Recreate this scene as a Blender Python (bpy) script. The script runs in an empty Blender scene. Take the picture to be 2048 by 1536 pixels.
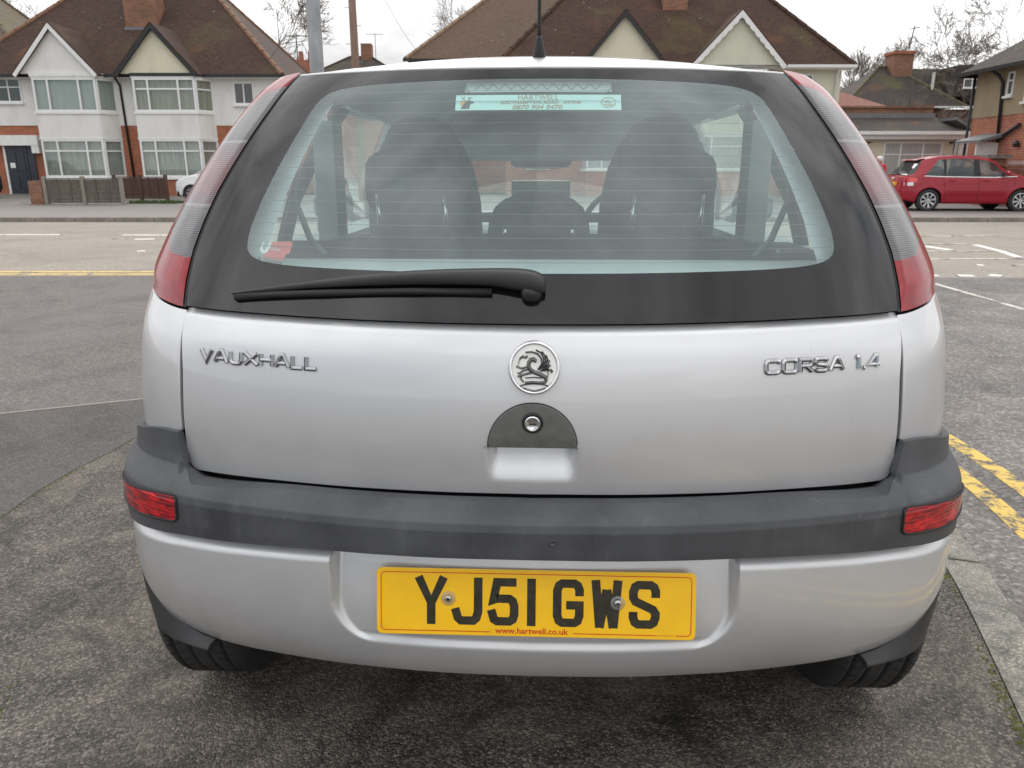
import bpy, bmesh, math, random
from mathutils import Vector, Matrix
random.seed(7)
rad = math.radians
sc = bpy.context.scene
col = sc.collection

# ------------------------------------------------------------------ camera, sky, sun, exposure
cam_d = bpy.data.cameras.new('camera'); cam = bpy.data.objects.new('camera', cam_d); col.objects.link(cam)
cam_d.sensor_width = 36.0; cam_d.lens = 36.0 * 1539.0 / 2048.0
cam.location = (0, 0, 1.15); cam.rotation_euler = (rad(90 - 15.7), 0, 0)
cam_d.clip_start = .05; cam_d.clip_end = 2000
cam_d.dof.use_dof = True; cam_d.dof.focus_distance = 1.3; cam_d.dof.aperture_fstop = 16.0
sc.camera = cam

world = bpy.data.worlds.new('World'); sc.world = world; world.use_nodes = True
SUN_EL, SUN_AZ = rad(40), rad(4)          # azimuth measured from +Y (view direction), towards +X
def build_world():
    nt = world.node_tree; N = nt.nodes; L = nt.links; N.clear()
    out = N.new('ShaderNodeOutputWorld'); bg = N.new('ShaderNodeBackground'); bg.inputs['Strength'].default_value = .1
    sky = N.new('ShaderNodeTexSky'); sky.sky_type = 'NISHITA'; sky.sun_disc = False
    sky.sun_elevation = SUN_EL; sky.sun_rotation = SUN_AZ
    tc = N.new('ShaderNodeTexCoord'); sep = N.new('ShaderNodeSeparateXYZ'); L.new(tc.outputs['Generated'], sep.inputs[0])
    # CIE style overcast: dim at the horizon, bright overhead
    rmp = N.new('ShaderNodeMapRange'); rmp.interpolation_type = 'SMOOTHSTEP'
    rmp.inputs['From Min'].default_value = 0; rmp.inputs['From Max'].default_value = 1
    rmp.inputs['To Min'].default_value = 9.6; rmp.inputs['To Max'].default_value = 14.5
    L.new(sep.outputs['Z'], rmp.inputs['Value'])
    mp = N.new('ShaderNodeMapping'); mp.inputs['Scale'].default_value = (1, 1, 2.0); mp.inputs['Location'].default_value = (5.3, 2.9, 1.6)
    L.new(tc.outputs['Generated'], mp.inputs[0])
    n1 = N.new('ShaderNodeTexNoise'); n1.inputs['Scale'].default_value = 2.6; n1.inputs['Distortion'].default_value = .5; n1.inputs['Detail'].default_value = 5; n1.inputs['Roughness'].default_value = .55
    L.new(mp.outputs[0], n1.inputs['Vector'])
    v = N.new('ShaderNodeMapRange'); v.inputs['From Min'].default_value = .34; v.inputs['From Max'].default_value = .66
    v.inputs['To Min'].default_value = .56; v.inputs['To Max'].default_value = 1.28; L.new(n1.outputs['Fac'], v.inputs['Value'])
    m = N.new('ShaderNodeMath'); m.operation = 'MULTIPLY'; L.new(rmp.outputs[0], m.inputs[0]); L.new(v.outputs[0], m.inputs[1])
    cc = N.new('ShaderNodeVectorMath'); cc.operation = 'SCALE'; cc.inputs[0].default_value = (1.0, 1.0, 1.005); L.new(m.outputs[0], cc.inputs['Scale'])
    n2 = N.new('ShaderNodeTexNoise'); n2.inputs['Scale'].default_value = 1.15; n2.inputs['Detail'].default_value = 3
    L.new(mp.outputs[0], n2.inputs['Vector'])
    gap = N.new('ShaderNodeMapRange'); gap.interpolation_type = 'SMOOTHSTEP'
    gap.inputs['From Min'].default_value = .62; gap.inputs['From Max'].default_value = .72; gap.inputs['To Max'].default_value = .8
    L.new(n2.outputs['Fac'], gap.inputs['Value'])
    mix = N.new('ShaderNodeMix'); mix.data_type = 'RGBA'
    L.new(gap.outputs[0], mix.inputs['Factor']); L.new(cc.outputs[0], mix.inputs['A']); L.new(sky.outputs[0], mix.inputs['B'])
    L.new(mix.outputs['Result'], bg.inputs['Color']); L.new(bg.outputs[0], out.inputs['Surface'])
build_world()
sun_d = bpy.data.lights.new('sun', 'SUN'); sun = bpy.data.objects.new('sun', sun_d); col.objects.link(sun)
sun_d.energy = 1.1; sun_d.angle = rad(40); sun_d.color = (1, .965, .92)
sun_dir = Vector((math.sin(SUN_AZ) * math.cos(SUN_EL), math.cos(SUN_AZ) * math.cos(SUN_EL), math.sin(SUN_EL)))
sun.rotation_euler = sun_dir.to_track_quat('Z', 'Y').to_euler()
vs = sc.view_settings; vs.view_transform = 'Standard'; vs.look = 'None'; vs.exposure = 0.3; vs.gamma = 1.0; vs.use_curve_mapping = False
sc.render.engine = 'CYCLES'
try:
    sc.cycles.use_denoising = True; sc.cycles.max_bounces = 5; sc.cycles.transparent_max_bounces = 16
    sc.cycles.glossy_bounces = 3; sc.cycles.diffuse_bounces = 3; sc.cycles.sample_clamp_indirect = 6
except Exception: pass

# ------------------------------------------------------------------ materials
MATS = {}
class NB:
    def __init__(s, name):
        s.m = bpy.data.materials.new(name); s.m.use_nodes = True
        s.nt = s.m.node_tree; s.N = s.nt.nodes; s.L = s.nt.links
        s.p = s.N['Principled BSDF']; s.out = s.N['Material Output']; MATS[name] = s.m
    def set(s, **k):
        for a, b in k.items():
            s.p.inputs[a.replace('_', ' ')].default_value = b
        return s
    def new(s, t, **k):
        n = s.N.new(t)
        for a, b in k.items(): setattr(n, a, b)
        return n
    def link(s, a, b): s.L.new(a, b)
    def coord(s, kind='Object', scale=(1, 1, 1), loc=(0, 0, 0), rot=(0, 0, 0)):
        tc = s.new('ShaderNodeTexCoord'); mp = s.new('ShaderNodeMapping')
        mp.inputs['Scale'].default_value = scale; mp.inputs['Location'].default_value = loc; mp.inputs['Rotation'].default_value = rot
        if kind == 'World':
            g = s.new('ShaderNodeNewGeometry'); s.link(g.outputs['Position'], mp.inputs[0])
        else: s.link(tc.outputs[kind], mp.inputs[0])
        return mp.outputs[0]
    def noise(s, vec, scale, detail=4, rough=.55, dist=0):
        n = s.new('ShaderNodeTexNoise'); n.inputs['Scale'].default_value = scale; n.inputs['Detail'].default_value = detail
        n.inputs['Roughness'].default_value = rough; n.inputs['Distortion'].default_value = dist
        if vec is not None: s.link(vec, n.inputs['Vector'])
        return n.outputs['Fac']
    def vor(s, vec, scale, feature='F1', out='Distance'):
        n = s.new('ShaderNodeTexVoronoi', feature=feature); n.inputs['Scale'].default_value = scale
        s.link(vec, n.inputs['Vector']); return n.outputs[out]
    def ramp(s, fac, stops, interp='LINEAR'):
        r = s.new('ShaderNodeValToRGB'); r.color_ramp.interpolation = interp
        e = r.color_ramp.elements
        while len(e) < len(stops): e.new(.5)
        for i, (p, c) in enumerate(stops):
            e[i].position = p; e[i].color = (c if len(c) == 4 else (*c, 1)) if not isinstance(c, (int, float)) else (c, c, c, 1)
        s.link(fac, r.inputs[0]); return r.outputs[0]
    def mix(s, fac, a, b, blend='MIX'):
        n = s.new('ShaderNodeMix', data_type='RGBA', blend_type=blend)
        for sock, val in (('Factor', fac), ('A', a), ('B', b)):
            i = n.inputs[sock] if sock == 'Factor' else n.inputs[sock]
            idx = {'Factor': 0, 'A': 6, 'B': 7}[sock]; i = n.inputs[idx]
            if isinstance(val, (int, float)): i.default_value = val if idx == 0 else (val, val, val, 1)
            elif isinstance(val, tuple): i.default_value = (*val, 1) if len(val) == 3 else val
            else: s.link(val, i)
        return n.outputs[2]
    def math(s, op, a, b=None):
        n = s.new('ShaderNodeMath', operation=op)
        for i, v in enumerate((a, b)):
            if v is None: continue
            if isinstance(v, (int, float)): n.inputs[i].default_value = v
            else: s.link(v, n.inputs[i])
        return n.outputs[0]
    def base(s, c):
        if isinstance(c, tuple): s.p.inputs['Base Color'].default_value = (*c, 1)
        else: s.link(c, s.p.inputs['Base Color'])
        return s
    def rough(s, c):
        if isinstance(c, (int, float)): s.p.inputs['Roughness'].default_value = c
        else: s.link(c, s.p.inputs['Roughness'])
        return s
    def bump(s, h, strength=.3, dist=.01, prev=None):
        b = s.new('ShaderNodeBump'); b.inputs['Strength'].default_value = strength; b.inputs['Distance'].default_value = dist
        s.link(h, b.inputs['Height'])
        if prev is not None: s.link(prev, b.inputs['Normal'])
        s.link(b.outputs[0], s.p.inputs['Normal']); return b.outputs[0]

def plain(name, c, rough=.6, metallic=0, coat=0, var=.12, scale=6, bump=0, kind='Object', spec=.5):
    b = NB(name); v = b.coord(kind)
    n = b.noise(v, scale, 5)
    lo = tuple(max(0, x * (1 - var)) for x in c); hi = tuple(min(1, x * (1 + var)) for x in c)
    b.base(b.ramp(n, [(.3, lo), (.7, hi)])); b.rough(rough); b.set(Metallic=metallic, Coat_Weight=coat, Specular_IOR_Level=spec)
    b.set(Coat_Roughness=.04)
    if bump: b.bump(b.noise(v, scale * 12, 4), bump, .004)
    return b.m

def mat_silver():
    b = NB('silver_paint'); v = b.coord()
    n = b.noise(v, 2.2, 3); fl = b.noise(v, 1400, 1)
    c = b.mix(n, (.60, .605, .615), (.66, .665, .675))
    dirt = b.ramp(b.noise(v, 9, 6, .62), [(.52, 0), (.8, .16)])
    zz = b.new('ShaderNodeSeparateXYZ'); b.link(v, zz.inputs[0])
    low = b.ramp(zz.outputs['Z'], [(.28, 1), (.52, .12), (.62, .0)])
    c = b.mix(b.math('MULTIPLY', dirt, b.math('ADD', low, .25)), c, (.20, .185, .165))
    sp = b.ramp(b.vor(v, 46), [(.02, 1), (.05, 0)])
    c = b.mix(b.math('MULTIPLY', sp, b.ramp(b.noise(v, 12, 2), [(.56, 0), (.62, .8)])), c, (.08, .07, .06))
    b.base(c); b.set(Metallic=.62, Coat_Weight=.9, Coat_Roughness=.035, Coat_IOR=1.5)
    b.rough(b.ramp(b.noise(v, 14, 5), [(.3, .38), (.7, .47)]))
    scr = b.noise(b.coord(scale=(1, 1, 9)), 60, 3)
    b.bump(b.math('ADD', b.math('MULTIPLY', fl, .5), b.math('MULTIPLY', scr, .25)), .02, .002)
    return b.m
def mat_plastic():
    b = NB('grey_plastic'); v = b.coord()
    n = b.noise(v, 7, 6, .6); st = b.noise(b.coord(scale=(14, 14, 1.2)), 3, 4)
    c = b.ramp(n, [(.3, (.044, .046, .050)), (.72, (.092, .095, .101))])
    c = b.mix(b.ramp(st, [(.55, 0), (.85, .16)]), c, (.19, .195, .205))
    s1 = b.ramp(b.noise(b.coord(scale=(1, 1, 4), rot=(0, .5, 0)), 22, 6, .7, 2.2), [(.64, 0), (.655, .8), (.67, 0)])
    c = b.mix(s1, c, (.03, .03, .032))
    s2 = b.ramp(b.noise(b.coord(scale=(1, 1, .4), rot=(0, -.6, 0)), 13, 5, .6, 3.0), [(.66, 0), (.675, .2), (.69, 0)])
    c = b.mix(s2, c, (.24, .24, .25))
    b.base(c); b.rough(b.ramp(n, [(.3, .48), (.7, .62)])); b.bump(b.noise(v, 900, 2), .12, .002); b.set(Specular_IOR_Level=.42)
    return b.m
def mat_glass(name, tint=(.80, .90, .89), dust=.05, ior=1.62, dustcol=(.55, .62, .62)):
    b = NB(name); b.N.remove(b.p)
    tr = b.new('ShaderNodeBsdfTransparent'); tr.inputs[0].default_value = (*tint, 1)
    gl = b.new('ShaderNodeBsdfGlossy'); gl.inputs['Roughness'].default_value = .015; gl.inputs[0].default_value = (.95, 1, 1, 1)
    df = b.new('ShaderNodeBsdfDiffuse'); df.inputs[0].default_value = (*dustcol, 1)
    fr = b.new('ShaderNodeFresnel'); ge = b.new('ShaderNodeNewGeometry'); mi = b.new('ShaderNodeMapRange')     # same reflectance from both sides of the thin pane
    mi.inputs['To Min'].default_value = ior; mi.inputs['To Max'].default_value = 1 / ior; b.link(ge.outputs['Backfacing'], mi.inputs['Value']); b.link(mi.outputs[0], fr.inputs['IOR'])
    m1 = b.new('ShaderNodeMixShader'); m2 = b.new('ShaderNodeMixShader')
    v = b.coord(); n = b.noise(v, 5, 5)
    b.link(b.ramp(n, [(.25, dust * .6), (.75, dust * 1.4)]), m1.inputs[0]); b.link(tr.outputs[0], m1.inputs[1]); b.link(df.outputs[0], m1.inputs[2])
    b.link(fr.outputs[0], m2.inputs[0]); b.link(m1.outputs[0], m2.inputs[1]); b.link(gl.outputs[0], m2.inputs[2])
    b.link(m2.outputs[0], b.out.inputs['Surface']); return b.m
def mat_red_lens():
    b = NB('red_lens'); v = b.coord()
    n = b.noise(v, 30, 3)
    b.base(b.ramp(n, [(.3, (.22, .003, .009)), (.7, (.32, .005, .014))])); b.rough(.22)
    b.set(Coat_Weight=.45, Coat_Roughness=.03, Specular_IOR_Level=.35)
    w1 = b.new('ShaderNodeTexWave'); w1.inputs['Scale'].default_value = 75; b.link(b.coord(rot=(0, rad(45), 0)), w1.inputs[0])
    w2 = b.new('ShaderNodeTexWave'); w2.inputs['Scale'].default_value = 75; b.link(b.coord(rot=(0, rad(-45), 0)), w2.inputs[0])
    b.bump(b.math('MULTIPLY', w1.outputs['Fac'], w2.outputs['Fac']), .14, .0015); return b.m
def mat_clear_lens():
    b = NB('clear_lens'); v = b.coord()
    sp = b.new('ShaderNodeSeparateXYZ'); b.link(v, sp.inputs[0])
    wav = b.noise(v, 26, 2)
    zz = b.math('ADD', sp.outputs['Z'], b.math('MULTIPLY', wav, .006))
    rib = b.math('SINE', b.math('MULTIPLY', zz, 1750.0))
    n = b.noise(b.coord(scale=(1, 1, .5)), 16, 4)
    c = b.ramp(n, [(.3, (.058, .054, .057)), (.5, (.098, .093, .098)), (.72, (.15, .144, .148))])
    c = b.mix(b.ramp(rib, [(.55, 0), (.97, .35)]), c, (.46, .45, .46))
    pink = b.ramp(b.math('MULTIPLY', b.math('SUBTRACT', sp.outputs['Z'], .9), 2.0), [(.35, 0), (.44, .30), (.53, .30), (.6, 0)])
    band = b.ramp(b.noise(v, 7, 2), [(.35, .3), (.6, 1)])
    c = b.mix(b.math('MULTIPLY', pink, band), c, (.46, .10, .13))
    ln = b.math('ABSOLUTE', b.math('SUBTRACT', sp.outputs['Z'], 1.083)); l2 = b.math('ABSOLUTE', b.math('SUBTRACT', sp.outputs['Z'], 1.198))
    sep = b.ramp(b.math('MINIMUM', ln, l2), [(.0006, .3), (.0015, 0)])
    c = b.mix(sep, c, (.6, .6, .6))
    b.base(c); b.rough(.28); b.set(Metallic=.0, Coat_Weight=.35, Coat_Roughness=.05, Specular_IOR_Level=.35)
    b.bump(rib, .10, .0008); return b.m
def mat_fog():
    b = NB('fog_lens'); v = b.coord(); sp = b.new('ShaderNodeSeparateXYZ'); b.link(v, sp.inputs[0])
    rib = b.math('SINE', b.math('MULTIPLY', b.math('ADD', sp.outputs['Z'], b.math('MULTIPLY', b.noise(v, 40, 2), .004)), 900.0))
    n = b.noise(b.coord(scale=(1, 1, 3)), 34, 3)
    c = b.ramp(n, [(.36, (.10, .002, .006)), (.52, (.36, .003, .010)), (.68, (.72, .010, .016))])
    c = b.mix(b.ramp(rib, [(.5, 0), (1, .4)]), c, (.70, .02, .02))
    b.base(c); b.rough(.2); b.set(Coat_Weight=.3, Coat_Roughness=.02, Specular_IOR_Level=.35); b.bump(rib, .3, .0015); return b.m
def mat_brick(name, c1, c2, mortar, scale=1.0, dark=(.12, .05, .035)):
    b = NB(name); v = b.coord('UV')
    t = b.new('ShaderNodeTexBrick'); b.link(v, t.inputs['Vector'])
    t.inputs['Scale'].default_value = 1; t.inputs['Brick Width'].default_value = .225 * scale; t.inputs['Row Height'].default_value = .075 * scale
    t.inputs['Mortar Size'].default_value = .006 * scale; t.inputs['Mortar Smooth'].default_value = .2; t.inputs['Bias'].default_value = 0
    t.inputs['Color1'].default_value = (*c1, 1); t.inputs['Color2'].default_value = (*c2, 1); t.inputs['Mortar'].default_value = (*mortar, 1)
    n = b.noise(v, 1.3, 6, .65)
    c = b.mix(b.ramp(n, [(.45, 0), (.75, .55)]), t.outputs['Color'], dark)
    b.base(c); b.rough(.85); b.bump(t.outputs['Fac'], -.5, .008); return b.m
def mat_tile(name, c1, c2, moss=(.12, .12, .03), moss_amt=.5, orange=(.15, .06, .028)):
    b = NB(name); v = b.coord('UV')
    t = b.new('ShaderNodeTexBrick'); b.link(v, t.inputs['Vector'])
    t.inputs['Scale'].default_value = 1; t.inputs['Brick Width'].default_value = .17; t.inputs['Row Height'].default_value = .105
    t.inputs['Mortar Size'].default_value = .009; t.inputs['Mortar Smooth'].default_value = .3
    t.inputs['Color1'].default_value = (*c1, 1); t.inputs['Color2'].default_value = (*c2, 1)
    t.inputs['Mortar'].default_value = tuple(x * .35 for x in c1) + (1,)
    c = b.mix(b.ramp(b.noise(v, 14, 3), [(.45, 0), (.75, .5)]), t.outputs['Color'], tuple(x * 1.7 for x in c2))
    c = b.mix(b.ramp(b.noise(v, .45, 6, .6, .5), [(.52, 0), (.72, moss_amt)]), c, moss)
    c = b.mix(b.ramp(b.noise(b.coord('UV', loc=(9, 3, 0)), .5, 5), [(.58, 0), (.72, .55)]), c, orange)
    li = b.ramp(b.vor(v, 2.6), [(.03, .9), (.10, 0)])
    c = b.mix(b.math('MULTIPLY', li, b.ramp(b.noise(v, 3.3, 2), [(.5, 0), (.6, 1)])), c, (.42, .40, .34))
    b.base(c); b.rough(.9); b.bump(t.outputs['Fac'], -.7, .02); return b.m
def mat_render(name, c, dirt=(.25, .22, .17), amt=.3):
    b = NB(name); v = b.coord('UV')
    n = b.noise(b.coord('UV', scale=(1, .35, 1)), 1.6, 7, .65)
    b.base(b.mix(b.ramp(n, [(.48, 0), (.8, amt)]), c, dirt)); b.rough(.92); b.bump(b.noise(v, 38, 5, .7), .8, .01); return b.m
def mat_tarmac(name, dark, light, stain, stain_amt, agg=.5, big=1.2, stone=190, loc=(0, 0, 0), moss=0, blotch=1.0):
    b = NB(name); v = b.coord('World', loc=loc)
    vo = b.new('ShaderNodeTexVoronoi'); vo.inputs['Scale'].default_value = stone; b.link(v, vo.inputs['Vector'])
    sv = b.new('ShaderNodeSeparateColor'); b.link(vo.outputs['Color'], sv.inputs[0])
    g = b.ramp(sv.outputs[0], [(.0, tuple(x * .7 for x in dark)), (.5, tuple(a * .65 + c * .35 for a, c in zip(dark, light))), (.8, light), (1, tuple(min(1, x * 1.8) for x in light))])
    base = b.mix(agg, tuple((a + c) / 2 for a, c in zip(dark, light)), g)
    m1 = b.noise(v, big, 6, .66, .4)
    c = b.mix(b.ramp(m1, [(.43, 0), (.58, stain_amt)]), base, b.mix(.55, stain, b.mix(1.0, g, (1.7, 1.65, 1.6), 'MULTIPLY')))
    c2 = b.ramp(b.noise(b.coord('World', loc=(4.2, 1.1, 0)), big * 2.3, 5, .7, .8), [(.34, 1 - .60 * blotch), (.5, 1 - .05 * blotch), (.66, 1 + .17 * blotch)])
    c = b.mix(1.0, c, c2, 'MULTIPLY')
    if moss: c = b.mix(b.ramp(b.noise(v, 3, 6, .7), [(.62, 0), (.72, moss)]), c, (.07, .08, .02))
    b.base(c); b.rough(b.ramp(m1, [(.35, .62), (.65, .88)]))
    h = b.math('ADD', b.math('MULTIPLY', vo.outputs['Distance'], -1.4), b.math('MULTIPLY', b.noise(v, 26, 4, .7), 1.2))
    b.bump(h, .5, .006); return b.m
def mat_paint(name, c, wear=.5, under=(.09, .085, .08), scale=9):
    b = NB(name); v = b.coord('World')
    n = b.noise(v, scale, 8, .75)
    b.base(b.mix(b.ramp(n, [(.46 - .22 * (1 - wear), 1), (.56 - .22 * (1 - wear), 0)]), c, under)); b.rough(.75)
    b.bump(b.noise(v, 90, 4), .6, .005); return b.m
def mat_wood(name, c1, c2, rot=(0, 0, 0)):
    b = NB(name); v = b.coord('Object', scale=(1, 1, .12))
    n = b.noise(v, 22, 6, .6, .6); b.base(b.ramp(n, [(.3, c1), (.7, c2)])); b.rough(.85); b.bump(n, .4, .01); return b.m

M_SILVER = mat_silver(); M_PLASTIC = mat_plastic()
M_GLASS = mat_glass('car_glass', (.84, .94, .93), .13, 1.62, (.60, .72, .72)); M_GLASS_SIDE = mat_glass('side_glass', (.86, .95, .93), .02, 1.5)
M_RED_LENS = mat_red_lens(); M_CLEAR_LENS = mat_clear_lens(); M_FOG = mat_fog()
def gloss_black(name, c, rough, coat=0, spec=.5):
    b = NB(name); v = b.coord(); n = b.noise(v, 8, 5)
    b.base(b.ramp(n, [(.3, c), (.7, tuple(x * 1.5 for x in c))])); b.rough(b.ramp(n, [(.3, rough), (.7, rough * 1.3)])); b.set(Coat_Weight=coat, Specular_IOR_Level=spec); return b.m
def mat_frit():
    b = NB('frit_black'); v = b.coord(); n = b.noise(v, 6, 5)
    b.base(b.ramp(n, [(.3, (.006, .006, .008)), (.7, (.011, .011, .013))])); b.rough(.03); b.set(IOR=1.5); return b.m
M_FRIT = mat_frit()
M_RUBBER = gloss_black('black_rubber', (.012, .012, .013), .55)
M_INNER = gloss_black('inner_black', (.006, .006, .006), .8)
M_WIPER = gloss_black('wiper_black', (.020, .019, .019), .38)
M_CHROME = plain('chrome', (.72, .72, .73), .08, 1.0, var=.05)
M_CHROME_D = plain('letter_chrome', (.38, .38, .39), .10, 1.0, var=.1)
M_YELLOW_PLATE = plain('plate_yellow', (.93, .53, .005), .28, coat=.6, var=.05, scale=20)
M_PLATE_BLACK = plain('plate_black', (.028, .024, .014), .3, var=.5, scale=60)
M_PLATE_RED = plain('plate_red', (.62, .06, .01), .35, var=.05)
def mat_tyre():
    b = NB('tyre'); v = b.coord(); n = b.noise(v, 10, 5)
    b.base(b.ramp(n, [(.3, (.014, .014, .015)), (.7, (.034, .033, .032))])); b.rough(.72); b.bump(b.noise(v, 120, 3), .2, .003); return b.m
M_TYRE = mat_tyre()
M_ALLOY = plain('alloy', (.52, .52, .53), .3, .9)
M_DARKGAP = M_INNER
M_WHITE_BADGE = plain('badge_white', (.80, .80, .77), .3, coat=.5, var=.06)
M_HEADLINER = plain('headliner', (.66, .70, .70), .95, var=.06)
M_SEAT = plain('seat_fabric', (.045, .052, .060), .95, var=.25, scale=40)
M_TRIM = plain('interior_trim', (.24, .26, .27), .7, var=.1)
M_TRIM_LIGHT = plain('interior_trim_light', (.58, .64, .65), .85, var=.08)
M_STICKER = plain('sticker_mint', (.55, .78, .74), .5, var=.03)
M_STICKER_TXT = plain('sticker_ink', (.42, .33, .22), .6, var=.1)
M_STICKER_DARK = plain('sticker_dark', (.10, .09, .09), .6)
M_STICKER_RED = plain('sticker_red', (.62, .12, .11), .5, var=.08)
M_STICKER_WHITE = plain('sticker_white', (.75, .78, .76), .5)
M_HEATER = plain('heater_line', (.10, .10, .095), .5, var=.1)
M_HLBRAKE = plain('brake_lens_pale', (.56, .62, .61), .3, var=.06)
# ------------------------------------------------------------------ mesh helpers
def link(o, parent=None):
    col.objects.link(o)
    if parent is not None: o.parent = parent
    return o
def tag(o, label=None, cat=None, group=None, kind=None):
    if label: o['label'] = label
    if cat: o['category'] = cat
    if group: o['group'] = group
    if kind: o['kind'] = kind
    return o
def empty(name, loc=(0, 0, 0), rz=0, label=None, cat=None, group=None):
    o = bpy.data.objects.new(name, None); o.empty_display_size = .1; o.location = loc; o.rotation_euler = (0, 0, rz); col.objects.link(o)
    return tag(o, label, cat, group)
def mk(name, V, F, mat, parent=None, smooth=False, uv=True, mats=None, mi=None):
    me = bpy.data.meshes.new(name); me.from_pydata([tuple(v) for v in V], [], F); me.update()
    for m in (mats or [mat]): me.materials.append(m)
    if mi: me.polygons.foreach_set('material_index', mi)
    if smooth: me.polygons.foreach_set('use_smooth', [True] * len(me.polygons))
    if uv:
        ul = me.uv_layers.new(name='UVMap'); co = [Vector(v) for v in V]
        for p in me.polygons:
            n = p.normal
            if abs(n.z) > .97: u, w = Vector((1, 0, 0)), Vector((0, 1, 0))
            else:
                u = Vector((0, 0, 1)).cross(n).normalized(); w = n.cross(u)
            for li in p.loop_indices:
                c = co[me.loops[li].vertex_index]; ul.data[li].uv = (c.dot(u), c.dot(w))
    o = bpy.data.objects.new(name, me); return link(o, parent)
class MB:
    """collects shapes for ONE mesh"""
    def __init__(s): s.V = []; s.F = []
    def add(s, V, F):
        k = len(s.V); s.V += [tuple(v) for v in V]; s.F += [tuple(i + k for i in f) for f in F]; return s
    def box(s, x0, x1, y0, y1, z0, z1):
        if x0 > x1: x0, x1 = x1, x0
        if y0 > y1: y0, y1 = y1, y0
        if z0 > z1: z0, z1 = z1, z0
        V = [(x, y, z) for z in (z0, z1) for y in (y0, y1) for x in (x0, x1)]
        return s.add(V, [(0, 2, 3, 1), (4, 5, 7, 6), (0, 1, 5, 4), (2, 6, 7, 3), (0, 4, 6, 2), (1, 3, 7, 5)])
    def prism(s, poly, fn0, fn1):
        """poly: list of 2d points (ccw), fn0/fn1 map them to the two 3d caps"""
        n = len(poly); V = [fn0(p) for p in poly] + [fn1(p) for p in poly]
        return s.add(V, [tuple(range(n))[::-1], tuple(range(n, 2 * n))] + [(i, (i + 1) % n, n + (i + 1) % n, n + i) for i in range(n)])
    def tube(s, pts, r, n=8, cap=True):
        pts = [Vector(p) for p in pts]; R = r if isinstance(r, (list, tuple)) else [r] * len(pts)
        V = []; F = []; up = None
        for i, p in enumerate(pts):
            d = (pts[min(i + 1, len(pts) - 1)] - pts[max(i - 1, 0)]).normalized()
            if up is None: up = Vector((0, 0, 1)) if abs(d.z) < .9 else Vector((1, 0, 0))
            a = d.cross(up).normalized(); b = a.cross(d); up = b
            V += [p + (a * math.cos(2 * math.pi * k / n) + b * math.sin(2 * math.pi * k / n)) * R[i] for k in range(n)]
        for i in range(len(pts) - 1):
            for k in range(n): F.append((i * n + k, i * n + (k + 1) % n, (i + 1) * n + (k + 1) % n, (i + 1) * n + k))
        if cap: F += [tuple(range(n))[::-1], tuple(range((len(pts) - 1) * n, len(pts) * n))]
        return s.add(V, F)
    def lathe(s, prof, n=32, mapf=lambda r, a, h: (r * math.cos(a), r * math.sin(a), h), close=False):
        V = [mapf(r, 2 * math.pi * k / n, h) for (r, h) in prof for k in range(n)]; F = []
        for i in range(len(prof) - 1 + (1 if close else 0)):
            j = (i + 1) % len(prof)
            for k in range(n): F.append((i * n + k, i * n + (k + 1) % n, j * n + (k + 1) % n, j * n + k))
        return s.add(V, F)
    def grid(s, rows, closed=False):
        m = len(rows[0]); V = [p for r in rows for p in r]; F = []
        for i in range(len(rows) - 1):
            for j in range(m - 1): F.append((i * m + j, i * m + j + 1, (i + 1) * m + j + 1, (i + 1) * m + j))
        return s.add(V, F)
    def build(s, name, mat, parent=None, smooth=False, uv=True): return mk(name, s.V, s.F, mat, parent, smooth, uv)
def box(name, x0, x1, y0, y1, z0, z1, mat, parent=None, bevel=0):
    o = MB().box(x0, x1, y0, y1, z0, z1).build(name, mat, parent)
    if bevel: bev(o, bevel)
    return o
def bev(o, w, seg=2, ang=35):
    m = o.modifiers.new('bevel', 'BEVEL'); m.width = w; m.segments = seg; m.limit_method = 'ANGLE'; m.angle_limit = rad(ang); return o
def fix_normals(o, inside=None):
    bm = bmesh.new(); bm.from_mesh(o.data); bmesh.ops.remove_doubles(bm, verts=bm.verts, dist=1e-6); bmesh.ops.recalc_face_normals(bm, faces=bm.faces)
    if inside is not None:
        s = sum(f.normal.dot(f.calc_center_median() - Vector(inside)) * f.calc_area() for f in bm.faces)
        if s < 0: bmesh.ops.reverse_faces(bm, faces=bm.faces)
    bm.to_mesh(o.data); bm.free(); o.data.update(); return o
def panel(name, rows, mat, parent, thick=.010, inside=(0, 1.2, .8), bevel=.003):
    o = MB().grid(rows).build(name, mat, parent, smooth=True, uv=False); fix_normals(o, inside)
    if thick:
        m = o.modifiers.new('thick', 'SOLIDIFY'); m.thickness = thick; m.offset = -1
        if bevel: bev(o, bevel, 3, 50)
        w = o.modifiers.new('wn', 'WEIGHTED_NORMAL'); w.keep_sharp = True; w.weight = 80
    return o
def lin(a, b, n): return [a + (b - a) * i / (n - 1) for i in range(n)]
def sstep(a, b, x):
    t = max(0, min(1, (x - a) / (b - a))); return t * t * (3 - 2 * t)
def arc(cx, cy, rx, ry, a0, a1, n=8): return [(cx + rx * math.cos(rad(a)), cy + ry * math.sin(rad(a))) for a in lin(a0, a1, n)]
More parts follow.
